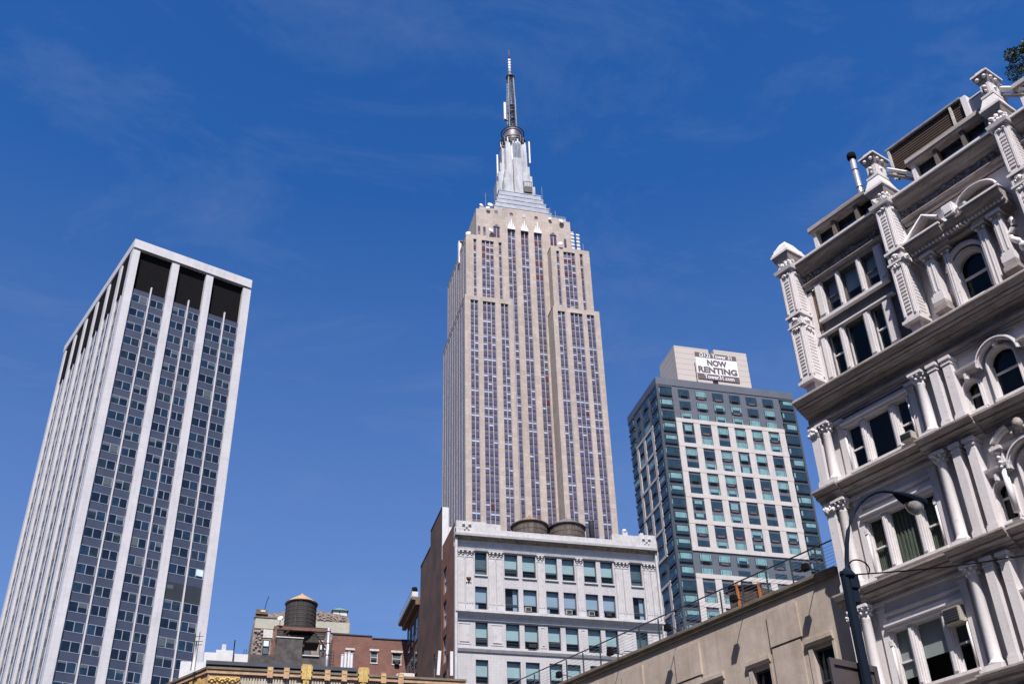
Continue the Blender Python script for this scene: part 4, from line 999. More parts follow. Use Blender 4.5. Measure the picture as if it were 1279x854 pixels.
# ================================================================== white cast-iron hotel block (right)
T = thing('ornate_building', 'ornate white cast-iron fronted building with mansard storeys, filling the right side', 'building', GHO, GHR)
G = T
CW = 'cast_white'; CD = 'cast_weathered'
XC = 8.25                              # axis of the facade
def mx2(a, b_): return (2 * XC - b_, 2 * XC - a)
levels = [(20.0, 22.7, 24.0, True), (15.85, 19.42, 20.0, False), (11.7, 15.27, 15.85, False), (7.5, 11.1, 11.7, False)]
TW = [(1.5, 2.1, 0), (2.42, 3.46, 1), (3.8, 4.36, 2)]
w = MB()
w.box(.35, 16.4, 1.1, 14, 0, 30.0, 'interior_dark')
w.box(.15, .33, .02, 14, 0, 29.9, CW); w.box(16.42, 16.5, .02, 14, 0, 29.9, CW)
for (lz, ez, tz, top) in levels:
    z0, z1 = lz - (.0), ez + .05
    wt = lz + 2.25 if top else lz + 2.5
    wb = lz + .45
    for sgn in (0, 1):
        hs_ = [(a, c_, wb, wt) for a, c_, _ in TW]
        if sgn: hs_ = [(*mx2(a, c_), p, q) for a, c_, p, q in hs_]
        x0, x1 = (.15, 6.66) if not sgn else mx2(.15, 6.66)
        w.wall(x0, x1, z0, z1, hs_, 0, .22, CW)
    # centre bay wall around the arches
    sp_s, sp_b = wt - .95 + (0 if top else -.05), wt - .5
    cells = [(6.92, .27, sp_s), (8.25, .5, sp_b), (9.58, .27, sp_s)]
    xx = 6.66
    for cx_, r, sp in cells:
        w.box(xx, cx_ - r, 0, .22, z0, z1, CW); w.box(cx_ - r, cx_ + r, 0, .22, z0, wb, CW)
        w.archfill(cx_, sp, r, z1, 0.0, CW)
        for a in range(12):
            t0, t1 = math.pi * a / 12, math.pi * (a + 1) / 12
            w.poly([(cx_ + r * math.cos(t0), 0, sp + r * math.sin(t0)), (cx_ + r * math.cos(t1), 0, sp + r * math.sin(t1)), (cx_ + r * math.cos(t1), .22, sp + r * math.sin(t1)), (cx_ + r * math.cos(t0), .22, sp + r * math.sin(t0))], CW)
        xx = cx_ + r
    w.box(xx, 9.84, 0, .22, z0, z1, CW)
w.box(0.15, 16.5, 0, .3, 0, 7.5, CW)
w.build('wall', T)
# storey ledges and the main cornice
def entab(lz_bot, tz, proj, big=False):
    if big:
        prof = [(0, 22.70), (-.12, 22.71), (-.12, 22.80), (-.17, 22.81), (-.17, 22.90), (-.22, 22.91), (-.27, 22.97), (-.27, 23.01), (-.1, 23.03), (-.1, 23.22), (-.13, 23.23), (-.13, 23.26), (-.1, 23.27), (-.1, 23.36), (-.2, 23.38), (-.26, 23.44), (-.32, 23.45), (-.32, 23.50), (-.44, 23.52), (-.5, 23.58), (-.56, 23.59), (-.56, 23.64), (-.7, 23.66), (-.7, 23.74), (-.76, 23.76), (-.82, 23.82), (-.86, 23.88), (-.9, 23.90), (-.9, 23.96), (-.88, 24.0), (0, 24.06)]
    else:
        prof = [(0, tz - .6), (-.1, tz - .59), (-.1, tz - .52), (-.15, tz - .51), (-.15, tz - .44), (-.22, tz - .42), (-.27, tz - .37), (-.27, tz - .34), (-.38, tz - .32), (-.46, tz - .27), (-.46, tz - .19), (-.52, tz - .17), (-.58, tz - .12), (-.64, tz - .08), (-.68, tz - .07), (-.68, tz), (0, tz + .05)]
    return prof
def shift(prof, d): return [(y - d if y < -.01 else y, z) for y, z in prof]
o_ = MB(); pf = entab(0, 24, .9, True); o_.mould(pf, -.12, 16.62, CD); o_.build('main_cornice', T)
for tz in (20.0, 15.85, 11.7, 7.5):
    q = MB(); pf = entab(0, tz, .7)
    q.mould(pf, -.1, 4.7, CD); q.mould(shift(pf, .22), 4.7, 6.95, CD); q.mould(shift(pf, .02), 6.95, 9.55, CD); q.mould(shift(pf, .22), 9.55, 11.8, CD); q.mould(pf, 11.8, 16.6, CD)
    q.mould(shift(pf, .12), -.14, 1.0, CD); 
    q.box(.05, 5.6, -.12, .01, tz - .62, tz - .54, CW); q.box(10.9, 16.4, -.12, .01, tz - .62, tz - .54, CW)
    # plinth blocks set under the columns
    q.build('ledge', T)
crnd = random.Random(99)
def carve(q, x0, x1, y, z0, z1, n_, m, side=None, r0=.03, r1=.075):
    for _ in range(n_):
        a, z = crnd.uniform(x0, x1), crnd.uniform(z0, z1); rr = crnd.uniform(r0, r1)
        c0 = (a, y - rr * .25, z) if side is None else (side + rr * .25, a, z)
        q.ball(c0, rr, m, 6, crnd.uniform(.6, 1.7))
def capital(q, cx_, w_, z0, z1, y0, y1, m=CW):
    h = z1 - z0
    q.box(cx_ - w_ / 2 - .05, cx_ + w_ / 2 + .05, y0 - .05, y1, z1 - h * .22, z1, m)
    q.taper(cx_ - w_ / 2 - .03, cx_ + w_ / 2 + .03, y0 - .03, y1, z0, z1 - h * .22, -.0, -.0, m); carve(q, cx_ - w_ / 2 - .04, cx_ + w_ / 2 + .04, y0 - .03, z0 + .04, z1 - h * .25, 26, m); carve(q, y0, y1 - .1, 0, z0 + .04, z1 - h * .25, 14, m, side=cx_ + w_ / 2 + .03)
    q.box(cx_ - w_ / 2 - .02, cx_ + w_ / 2 + .02, y0 - .02, y1, z0 - .05, z0 + .02, m)
def column(cx_, z0, z1, r=.19, cy_=-.3):
    q = MB(); q.box(cx_ - r - .1, cx_ + r + .1, cy_ - r - .1, .02, z0, z0 + .22, CW)
    q.lathe(cx_, cy_, [(r + .08, z0 + .22), (r + .09, z0 + .28), (r + .02, z0 + .34), (r, z0 + .42), (r, z0 + .9), (r * .86, z1 - .5), (r * .95, z1 - .46), (r * .86, z1 - .42), (r * 1.05, z1 - .25), (r * 1.35, z1 - .1)], 22, CW)
    for k in range(8):
        a = k * math.pi / 4; q.ball((cx_ + r * 1.15 * math.cos(a), cy_ + r * 1.15 * math.sin(a), z1 - .3), .06, CW, 6); q.ball((cx_ + r * 1.3 * math.cos(a + .4), cy_ + r * 1.3 * math.sin(a + .4), z1 - .15), .065, CW, 6)
    q.box(cx_ - r - .1, cx_ + r + .1, cy_ - r - .1, .02, z1 - .1, z1, CW); q.build('column', T)
def pilas(x0, x1, z0, z1, y0, name='pilaster', cap='plain'):
    q = MB(); q.box(x0, x1, y0, .02, z0 + .35, z1 - .3, CW); q.box(x0 - .05, x1 + .05, y0 - .05, .02, z0, z0 + .28, CW); q.box(x0 - .03, x1 + .03, y0 - .03, .02, z0 + .28, z0 + .35, CW)
    if cap == 'plain':
        q.box(x0 - .03, x1 + .03, y0 - .03, .02, z1 - .3, z1 - .24, CW); q.box(x0, x1, y0, .02, z1 - .24, z1 - .12, CW); q.box(x0 - .06, x1 + .06, y0 - .06, .02, z1 - .12, z1, CW)
    else: capital(q, (x0 + x1) / 2, x1 - x0, z1 - .42, z1, y0, .02)
    q.build(name, T)
rnd = random.Random(77)
for li, (lz, ez, tz, top) in enumerate(levels):
    z0, z1 = lz + .05, ez
    for m_ in (False, True):
        f = (lambda a, b_: mx2(a, b_)) if m_ else (lambda a, b_: (a, b_))
        pilas(*f(.15, .52), z0, z1, -.5, cap='leaf')
        column(2 * XC - .76 if m_ else .76, z0, z1); column(2 * XC - 5.2 if m_ else 5.2, z0, z1)
        pilas(*f(1.14, 1.4), z0, z1, -.1)
        pilas(*f(4.48, 4.76), z0, z1, -.1)
        pilas(*f(5.74, 6.04), z0, z1, -.5, cap='plain'); pilas(*f(6.28, 6.6), z0, z1, -.46, cap='plain')
        # rounded jamb staffs beside the windows
        for a in (1.42, 4.4):
            q = MB(); aa = (2 * XC - a) if m_ else a
            q.lathe(aa, -.06, [(.045, z0 + .3), (.045, (lz + 2.0))], 8, CW); q.box(aa - .05, aa + .05, -.12, 0, lz + 2.0, lz + 2.2, CW); q.build('jamb_staff', T)
        wt = lz + 2.25 if top else lz + 2.5
        # header over the triple window
        q = MB(); xa, xb = f(1.34, 4.52)
        q.mould([(0, wt + .02), (-.14, wt + .02), (-.16, wt + .12), (-.22, wt + .16), (-.22, wt + .22), (-.06, wt + .26), (-.06, min(wt + .42, z1 - .05)), (0, min(wt + .44, z1 - .02))], xa, xb, CW)
        if not top: q.mould([(0, wt + .55), (-.08, wt + .56), (-.1, wt + .64), (0, wt + .66)], xa - .1, xb + .1, CW)
        q.build('window_header', T)
        # mullion posts between the lights
        for a, c_ in ((2.12, 2.4), (3.48, 3.78)):
            a, c_ = f(a, c_); q = MB(); q.box(a + .03, c_ - .03, -.07, .02, lz + .48, wt, CW); q.box(a + .09, c_ - .09, -.11, -.07, lz + .55, wt - .1, CW); q.build('window_post', T)
        q = MB(); q.box(*f(1.4, 4.5), -.16, .02, lz + .34, lz + .44, CW); q.build('sill', T)
        for wi, (a, c_, kk) in enumerate(TW):
            a, c_ = f(a, c_); wb = lz + .45
            fr = MB()
            fr.box(a, a + .05, .07, .13, wb, wt, CW); fr.box(c_ - .05, c_, .07, .13, wb, wt, CW); fr.box(a + .05, c_ - .05, .07, .13, wt - .05, wt, CW); fr.box(a + .05, c_ - .05, .07, .13, wb, wb + .05, CW)
            zm = wb + (wt - wb) * .46
            if kk != 1: fr.box(a + .05, c_ - .05, .06, .13, zm - .03, zm + .03, CW)
            fo = fr.build('window', T)
            p_ = MB(); p_.poly([(a + .04, .1, wb + .04), (c_ - .04, .1, wb + .04), (c_ - .04, .1, wt - .04), (a + .04, .1, wt - .04)], 'pane_clear'); p_.build('pane', fo)
            q = MB()
            if li == 1:
                for k in range(12):
                    xx = a + .05 + (c_ - a - .1) * k / 12; q.box(xx, xx + (c_ - a - .1) / 13, .17 + .03 * (k % 2), .21 + .03 * (k % 2), wb, wt, 'curtain_green')
                q.build('curtain', fo)
            elif li == 2:
                q.box(a + .04, c_ - .04, .15, .17, wb + (wt - wb) * (.42 if kk else .2), wt, 'blind_pale' if kk != 2 else 'blind_grey'); q.build('blind', fo)
    # centre bay
    wt = lz + 2.25 if top else lz + 2.5
    sp_s, sp_b = wt - .95 + (0 if top else -.05), wt - .5
    wb = lz + .45
    for cx_, r, sp in ((6.92, .27, sp_s), (8.25, .5, sp_b), (9.58, .27, sp_s)):
        q = MB(); q.arch(cx_, wb, sp, r, r + .12, -.1, .0, CW, 14); q.arch(cx_, wb, sp, r + .03, r + .07, -.14, -.1, CW, 14)
        if r > .4: q.arch(cx_, sp - .15, sp, r + .22, r + .36, -.32, .0, CW, 16, legs=False); q.arch(cx_, sp - .1, sp, r + .27, r + .31, -.38, -.32, CW, 16, legs=False)
        q.box(cx_ - .09, cx_ + .09, -.24, .0, sp + r + .02, sp + r + .28, CW); q.box(cx_ - .04, cx_ + .04, -.3, -.24, sp + r + .04, sp + r + .26, CW)
        q.box(cx_ - r - .1, cx_ + r + .1, -.16, 0.02, wb - .12, wb - .02, CW)
        q.build('arch_surround', T)
        fr = MB(); fr.box(cx_ - r, cx_ + r, .13, .2, sp - .25 - (.1 if r > .4 else 0), sp - .2 - (.1 if r > .4 else 0) + .02, CW)
        for sg_ in (-1, 1): fr.box(min(cx_ + sg_ * r, cx_ + sg_ * (r - .05)), max(cx_ + sg_ * r, cx_ + sg_ * (r - .05)), .13, .2, wb, sp, CW)
        fo = fr.build('window', T)
        p_ = MB(); p_.disc_arch(cx_, wb, sp, r - .02, .18, 'pane_clear'); p_.build('pane', fo)
    # hoods of the centre bay
    q = MB()
    for sg_ in (0, 1):
        xa, xb = (6.6, 7.45) if not sg_ else mx2(6.6, 7.45)
        zh = sp_s + .52
        q.mould([(0, zh), (-.16, zh + .02), (-.2, zh + .1), (-.34, zh + .16), (-.36, zh + .24), (0, zh + .27)], xa, xb, CW)
    q.build('hood_mould', T)
    if not top:
        q = MB(); zc = wt + .35
        for cx_ in (7.25, 9.25):
            q.box(cx_ - .2, cx_ + .2, -.46, 0, zc - .1, zc + .02, CW); q.box(cx_ - .13, cx_ + .13, -.3, 0, zc - .8, zc - .1, CW)
            for k in range(4): q.ball((cx_, -.34, zc - .2 - k * .17), .09 - k * .01, CW, 7)
            q.lathe(cx_, -.24, [(.1, zc - 2.3), (.1, zc - .8)], 10, CW)
        # broken segmental pediment
        for sg_ in (-1, 1):
            pts = [(XC + sg_ * (1.15 * math.cos(t)), -.3, zc + .05 + .62 * math.sin(t)) for t in [R(a) for a in range(5, 66, 10)]]
            q.tube(pts, .07, 6, CW); q.tube([(p[0], -.15, p[2] - .05) for p in pts], .1, 6, CW)
        q.ball((XC, -.35, zc + .45), .2, CD, 10, 1.3)
        for k in range(5): q.ball((XC + (k - 2) * .16, -.32, zc + .22 + .05 * (k % 2)), .09, CD, 7)
        q.mould([(0, zc - .1), (-.28, zc - .08), (-.34, zc + .02), (0, zc + .05)], 7.0, 9.5, CW)
        q.build('pediment', T)
# ---- mansard storeys
MP = [(.42, 1.07, True), (5.55, 6.17, False), (10.95, 11.5, False), (16.0, 16.5, True)]
w = MB()
TWm = [(1.62, 2.24), (2.5, 3.46), (3.8, 4.38)]; TWu = [(1.95, 2.65), (2.85, 3.72), (3.95, 4.62)]
for m_ in (False, True):
    f = (lambda a, b_: mx2(a, b_)) if m_ else (lambda a, b_: (a, b_))
    x0, x1 = f(1.07, 5.5)
    w.wall(x0, x1, 24.0, 29.0, [(*f(a, c_), 24.62, 26.48) for a, c_ in TWm] + [(*f(a, c_), 27.55, 29.0) for a, c_ in TWu], .0, .3, 'slate_grey')
w.box(6.17, 7.7, .0, .3, 24, 29.0, CW); w.box(8.8, 10.95, 0, .3, 24, 29.0, CW); w.box(7.7, 8.8, 0, .3, 24, 24.65, CW)
w.archfill(8.25, 25.95, .55, 29.0, 0, CW)
for a in range(12):
    t0, t1 = math.pi * a / 12, math.pi * (a + 1) / 12
    w.poly([(8.25 + .55 * math.cos(t0), 0, 25.95 + .55 * math.sin(t0)), (8.25 + .55 * math.cos(t1), 0, 25.95 + .55 * math.sin(t1)), (8.25 + .55 * math.cos(t1), .3, 25.95 + .55 * math.sin(t1)), (8.25 + .55 * math.cos(t0), .3, 25.95 + .55 * math.sin(t0))], CW)
w.box(.3, 1.07, .0, 1.5, 24, 30.0, CW); w.box(15.5, 16.4, 0, 1.5, 24, 30, CW)
w.build('mansard_wall', T, label='dark slate mansard wall between white pilasters')
q = MB(); q.box(1.1, 1.34, -.1, 0.0, 24.1, 28.9, CW); q.box(1.34, 1.5, -.06, 0.0, 24.1, 28.8, 'brick_exposed'); q.build('painted_brick_strip', T)
for m_ in (False, True):
    f = (lambda a, b_: mx2(a, b_)) if m_ else (lambda a, b_: (a, b_))
    for z0, z1, posts, wn in ((24.6, 26.55, ((1.3, 1.6), (2.25, 2.49), (3.48, 3.78), (4.4, 4.8)), TWm), (27.5, 29.1, ((1.55, 1.93), (2.66, 2.84), (3.73, 3.94), (4.64, 5.0)), TWu)):
        for a, c_ in posts:
            a, c_ = f(a, c_); q = MB(); q.box(a, c_, -.14, .0, z0 - .15, z1, CW); q.box(a + .06, c_ - .06, -.18, -.14, z0, z1 - .1, CW)
            q.build('window_post', T)
        q = MB(); xa, xb = f(1.5 if z0 > 27 else 1.3, 5.0); q.box(xa, xb, -.2, 0.02, z0 - .28, z0 - .15, CW); 
        q.build('sill', T)
        if z0 < 27: q = MB(); q.box(xa - .05, xb + .05, -.22, .02, z1, z1 + .07, CW); q.build('drip_moulding', T)
        for wi, (a, c_) in enumerate(wn):
            a, c_ = f(a, c_); wb, wt = (24.62, 26.48) if z0 < 27 else (27.55, 29.0)
            fr = MB(); fr.box(a, a + .05, .1, .16, wb, wt, 'mullion_brown' if z0 > 27 else CW); fr.box(c_ - .05, c_, .1, .16, wb, wt, 'mullion_brown' if z0 > 27 else CW)
            zm = (wb + wt) / 2
            if wi != 1: fr.box(a + .05, c_ - .05, .09, .16, zm - .03, zm + .03, 'mullion_brown' if z0 > 27 else CW)
            fo = fr.build('window', T)
            p_ = MB(); p_.poly([(a + .04, .13, wb), (c_ - .04, .13, wb), (c_ - .04, .13, wt), (a + .04, .13, wt)], 'pane_blue' if z0 > 27 else 'pane_clear'); p_.build('pane', fo)
            if z0 > 27:
                p_ = MB(); p_.box(a + .04, c_ - .04, .2, .22, wb + .5, wt, 'blind_pale'); p_.build('blind', fo)
# upper cornice with carved frieze
for x0, x1 in ((1.1, 5.45), (6.25, 10.9), (11.55, 15.9)):
    q = MB()
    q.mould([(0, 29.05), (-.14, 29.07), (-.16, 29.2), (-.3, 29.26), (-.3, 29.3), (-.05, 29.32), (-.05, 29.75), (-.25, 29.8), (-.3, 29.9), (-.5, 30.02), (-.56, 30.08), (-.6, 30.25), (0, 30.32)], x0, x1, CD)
    q.box(x0, x1, -.66, -.58, 30.2, 30.3, CW)
    q.build('upper_cornice', T)
    q = MB(); x = x0 + .25; k = 0
    while x < x1 - .2:
        if k % 4 == 0: q.lathe(x, 0, [(.01, 29.36), (.12, 29.40), (.16, 29.52), (.12, 29.64), (.01, 29.68)], 9, CD, sy=.9)
        x += .22; k += 1
    q.box(x0, x1, -.08, -.04, 29.33, 29.74, CD); carve(q, x0 + .05, x1 - .05, -.08, 29.36, 29.72, 150, CD, r0=.03, r1=.09)
    q.build('carved_frieze', T)
def bigpil(x0, x1, tall):
    y0 = -.8; q = MB(); xm = (x0 + x1) / 2
    # corbel base
    q.taper(x0 + .1, x1 - .1, y0 + .15, .02, 24.1, 24.5, 0, 0, CW); q.box(x0 - .08, x1 + .08, y0 - .08, .02, 24.5, 24.62, CW)
    q.box(x0, x1, y0, .02, 24.62, 27.2, CW); q.box(x0 - .06, x1 + .06, y0 - .06, .02, 27.2, 27.28, CW); q.box(x0, x1, y0, .02, 27.28, 27.72, CW); q.box(x0 - .07, x1 + .07, y0 - .07, .02, 27.72, 27.82, CW)
    q.box(x0, x1, y0, .02, 27.82, 30.05, CW)
    q.taper(x0 - .12, x1 + .12, y0 - .12, .3, 30.05, 30.2, -.03, -.03, CW)
    q.box(x0 + .02, x1 - .02, y0 + .02, .3, 30.2, 30.62, CW)
    q.taper(x0 - .02, x1 + .02, y0 - .02, .3, 30.62, 30.95, -.1, -.1, CD)
    q.box(x0 - .15, x1 + .15, y0 - .15, .5, 30.95, 31.05, CW)
    # panel frames and ladder ornament on front and right side
    for (za, zb) in ((24.8, 27.1), (27.95, 29.9)):
        for (sx0, sx1) in ((x0 + .05, x0 + .12), (x1 - .12, x1 - .05)): q.box(sx0, sx1, y0 - .04, y0, za, zb, CW)
        q.box(x0 + .05, x1 - .05, y0 - .04, y0, zb - .08, zb, CW)
        n_ = int((zb - za - .3) / .16)
        for k in range(n_):
            z = za + .1 + k * .16; q.box(xm - .1, xm + .1, y0 - .035, y0, z, z + .085, CW); q.taper(x1, x1 + .012, y0 + .2, -.2, z, z + .09, 0, 0, CW)
        for (ya, yb) in ((y0 + .05, y0 + .13), (-.15, -.07)): q.box(x1, x1 + .04, ya, yb, za, zb, CW)
        q.box(x1, x1 + .04, y0 + .05, -.07, zb - .08, zb, CW)
        carve(q, xm - .18, xm + .18, y0 - .02, zb - .1, zb + .02, 8, CW, r1=.06); carve(q, y0 + .15, -.15, 0, zb - .12, zb + .02, 12, CW, side=x1 + .01, r1=.06)
    q.tube([(xm + .13 * math.cos(t * .6), y0 - .01, 27.5 + .13 * math.sin(t * .6)) for t in range(11)], .03, 5, CW); carve(q, xm - .07, xm + .07, y0, 27.43, 27.57, 6, CW); q.tube([(x1 + .01, y0 / 2 + .13 * math.cos(t * .6), 27.5 + .13 * math.sin(t * .6)) for t in range(11)], .03, 5, CW); carve(q, y0 / 2 - .07, y0 / 2 + .07, 0, 27.43, 27.57, 6, CW, side=x1)
    q.box(xm - .2, xm + .2, y0 - .03, y0, 27.32, 27.36, CD); q.box(xm - .2, xm + .2, y0 - .03, y0, 27.64, 27.68, CD)
    carve(q, x0, x1, y0 + .02, 30.26, 30.6, 26, CW, r1=.085); carve(q, y0 + .05, -.05, 0, 30.26, 30.6, 26, CW, side=x1 - .02, r1=.085)
    if tall:
        q.taper(x0 - .1, x1 + .1, y0 - .1, .2, 31.07, 31.25, .04, .04, CW); q.taper(x0 - .05, x1 + .05, y0 - .05, .15, 31.25, 31.62, .1, .1, CW); q.box(x0 + .02, x1 - .02, y0 + .02, .1, 31.62, 31.72, CW)
        q.box(x0 + .1, x1 - .1, y0 + .1, 0, 31.72, 32.35, CW)
        q.box(xm - .09, xm + .09, y0 + .07, y0 + .1, 31.8, 32.3, CD); q.ball((xm, y0 + .04, 32.1), .09, CW, 7); q.ball((xm, y0 + .05, 31.92), .06, CW, 6); q.box(x1 - .1, x1 - .07, y0 + .2, -.12, 31.8, 32.3, CW); q.ball((x1 - .08, y0 / 2, 32.1), .09, CW, 7)
        q.taper(x0 + .08, x1 - .08, y0 + .08, .04, 32.35, 32.72, -.12, -.12, CD); q.box(x0 - .07, x1 + .07, y0 - .07, .2, 32.72, 32.80, CW); q.taper(x0 + .03, x1 - .03, y0 + .03, .1, 32.80, 33.0, .08, .08, CW)
        for dx in (-.15, .15): q.ball((xm + dx, y0 + .02, 32.56), .09, CW, 8)
        for dy in (.25, .55): q.ball((x1 - .03, y0 + dy, 32.56), .09, CW, 8)
    else:
        q.taper(x0 - .12, x1 + .12, y0 - .12, .4, 31.05, 31.2, .04, .04, CW); q.taper(x0 - .05, x1 + .05, y0 - .05, .3, 31.2, 31.4, .05, .05, CW); q.taper(x0 + .02, x1 - .02, y0 + .02, .2, 31.4, 31.75, .16, .22, CW); q.ball((xm, y0 / 2 + .1, 31.8), .06, CW, 6)
    q.build('mansard_pilaster', T)
for x0, x1, corner in MP: bigpil(x0, x1, not corner)
# central aedicule of the mansard
q = MB()
for cx_ in (7.0, 9.55 + .35):
    q = MB()
    q.box(cx_ - .3, cx_ + .26, -.66, 0.02, 24.4, 24.6, CD); q.box(cx_ - .26, cx_ + .22, -.62, .02, 24.6, 24.82, CD); q.box(cx_ - .28, cx_ + .22, -.62, .02, 24.82, 25.1, CW); q.build('pedestal', T)
def flutedpil(x0, x1, z0, z1, y0):
    q = MB(); q.box(x0, x1, y0, .02, z0 + .12, z1 - .3, CW); q.box(x0 - .04, x1 + .04, y0 - .04, .02, z0, z0 + .12, CW)
    q.box(x0 + .06, x0 + .1, y0 - .03, y0, z0 + .2, z1 - .4, CW); q.box(x1 - .1, x1 - .06, y0 - .03, y0, z0 + .2, z1 - .4, CW)
    q.taper(x0 + .0, x1 - .0, y0, .02, z1 - .3, z1 - .12, -.08, -.08, CD); q.box(x0 - .12, x1 + .12, y0 - .12, .02, z1 - .12, z1, CW)
    for dx in (0, 1): q.ball((x0 + (x1 - x0) * dx, y0 - .03, z1 - .22), .06, CW, 6)
    q.build('pilaster', T)
flutedpil(6.84, 7.16, 25.1, 27.0, -.55); flutedpil(9.72, 10.06, 25.1, 27.0, -.55); flutedpil(7.48, 7.72, 24.1, 27.0, -.35); flutedpil(9.05, 9.35, 24.1, 27.0, -.45)
q = MB()
pf = lambda d: [(0, 26.98), (-.5 - d, 27.0), (-.5 - d, 27.15), (-.6 - d, 27.2), (-.6 - d, 27.28), (-.78 - d, 27.42), (-.84 - d, 27.5), (-.86 - d, 27.6), (0, 27.66)]
q.mould(pf(.12), 6.42, 8.0, CD); q.mould(pf(0), 8.0, 9.0, CD); q.mould(pf(.12), 9.0, 10.5, CD)
for k in range(26): q.box(6.5 + k * .155, 6.58 + k * .155, -.74, -.6, 27.17, 27.25, CW)
q.box(6.36, 8.04, -1.02, -.9, 27.6, 27.68, CW); q.box(8.96, 10.56, -1.02, -.9, 27.6, 27.68, CW)
q.build('aedicule_entablature', T)
q = MB()   # triangular pediment on the left, segmental on the right
tri = [(6.42, 27.68), (8.02, 27.68), (7.62, 28.42)]
q.tube([(6.42, -.86, 27.72), (7.45, -.86, 28.42), (8.0, -.86, 27.98)], .085, 6, CW)
q.poly([(6.5, -.5, 27.68), (7.95, -.5, 27.68), (7.45, -.5, 28.35)], CD)
q.poly([(6.42, -.9, 27.72), (7.45, -.9, 28.45), (7.45, 0, 28.45), (6.42, 0, 27.72)], CW); q.poly([(7.45, -.9, 28.45), (8.0, -.9, 27.98), (8.0, 0, 27.98), (7.45, 0, 28.45)], CW)
for k in range(7): q.ball((7.0 + k * .13, -.55, 27.85 + .05 * (k % 3)), .08, CW, 6)
q.build('triangular_pediment', T)
q = MB()
arc = [(9.62 + .86 * math.cos(R(a)), 27.7 + .62 * math.sin(R(a))) for a in range(10, 172, 12)]
q.tube([(x, -.86, z) for x, z in arc], .055, 6, CW)
for i in range(len(arc) - 1): q.poly([(arc[i][0], -.9, arc[i][1] + .04), (arc[i + 1][0], -.9, arc[i + 1][1] + .04), (arc[i + 1][0], 0, arc[i + 1][1] + .04), (arc[i][0], 0, arc[i][1] + .04)], CW)
q.poly([(x, -.45, z) for x, z in arc], CD)
for k in range(9): q.ball((9.1 + k * .12, -.5, 27.85 + .12 * (k % 2)), .07, CW, 6)
q.arch(8.95, 27.68, 27.8, .16, .26, -.8, -.5, CW, 10)
q.box(8.28, 8.72, -.95, -.3, 27.7, 28.2, CW); q.box(8.34, 8.66, -.98, -.95, 27.8, 28.1, CW)
q.build('segmental_pediment', T)
q = MB(); q.arch(8.25, 24.65, 25.95, .55, .68, -.12, .0, CW, 16); q.arch(8.25, 24.65, 25.95, .6, .64, -.16, -.12, CW, 16); q.arch(8.25, 25.8, 25.95, .74, .86, -.3, 0, CW, 16, legs=False); q.build('arch_surround', T)
fr = MB(); fr.box(7.7, 8.8, .12, .2, 25.5, 25.58, CW); fr.box(7.7, 7.76, .12, .2, 24.65, 25.95, CW); fr.box(8.74, 8.8, .12, .2, 24.65, 25.95, CW); fo = fr.build('window', T)
p_ = MB(); p_.disc_arch(8.25, 24.65, 25.95, .54, .17, 'pane_clear'); p_.build('pane', fo)
q = MB()   # scroll console
sc = [(10.25 + .2 * math.cos(t) * (1 - t / 14), -.35, 25.3 + t * .16) for t in [k * .5 for k in range(16)]]
q.tube(sc, .12, 6, CW); q.ball((10.45, -.35, 25.2), .2, CW, 8); q.build('console_scroll', T)
# dormer strips and roof
for x0, x1, zt in ((2.0, 5.35, 31.66), (7.15, 10.6, 31.66), (12.0, 15.0, 31.66)):
    q = MB(); q.mould([(.6, zt), (-.12, zt), (-.16, zt + .1), (-.14, zt + .3), (.6, zt + .36)], x0 - .12, x1 + .1, CD); q.box(x0, x1, .55, 1.2, 30.1, zt + .3, 'roof_tar'); q.build('dormer_roof', T)
    q = MB(); 
    for k, xa in enumerate((x0, x0 + (x1 - x0) * .3, x0 + (x1 - x0) * .66, x1 - .14)): q.box(xa, xa + .16, -.02, .5, 30.2, zt, CW if k == 0 else 'mullion_brown')
    q.box(x0, x1, -.06, .5, 30.22, 30.36, CW); q.build('dormer_post', T)
    q = MB(); q.box(x0 + .1, x1 - .1, .3, .34, 30.3, zt, 'glass_navy'); q.build('dormer_window', T)
q = MB(); q.box(.6, 16.2, .5, 13, 29.9, 30.3, 'roof_tar'); q.build('roof', T)
# slatted timber screen on the roof
S_ = thing('slatted_screen', 'brown slatted timber screen on the roof of the ornate building', 'screen', GHO, GHR)
q = MB(); 
for k in range(11): q.box(6.15, 9.9, .5, .56, 32.2 + k * .12, 32.27 + k * .12, 'timber_brown')
q.box(6.15, 9.9, .6, .7, 32.0, 33.5, 'louvre_black'); q.build('slats', S_)
for x in (6.12, 9.15):
    q = MB(); q.box(x, x + .1, .42, .5, 31.9, 33.45, 'lintel_white'); q.build('post', S_)
q = MB(); q.box(6.05, 9.7, .4, .75, 33.5, 33.6, 'duct_zinc'); q.build('cap_rail', S_)
q = MB(); q.box(9.75, 9.97, .35, .7, 31.95, 33.45, CW); q.build('post', S_)
q = MB(); q.box(10.0, 11.2, .5, .9, 31.9, 33.2, 'slate_spandrel'); q.box(10.0, 11.2, .48, .92, 33.2, 33.26, 'flashing_white'); o = q.build('roof_panel', S_)
q = MB()
q.tube([(6.2, -.1, 32.15), (7.2, .3, 31.3)], .1, 4, CW); q.tube([(6.2, -.1, 31.85), (7.2, .3, 31.0)], .08, 4, 'mullion_brown'); q.build('raking_beam', T); q = MB(); q.tube([(11.5, -.1, 32.15), (13.0, .2, 31.0)], .13, 4, CW); q.tube([(11.5, -.1, 31.8), (13.0, .2, 30.7)], .08, 4, 'mullion_brown')
q.build('raking_beam', T)
q = MB(); q.lathe(0, 0, [(.125, 0), (.125, 4.3)], 16, 'duct_zinc'); q.lathe(0, 0, [(.18, 4.3), (.20, 4.35), (.20, 4.55), (.17, 4.6)], 16, 'louvre_black')
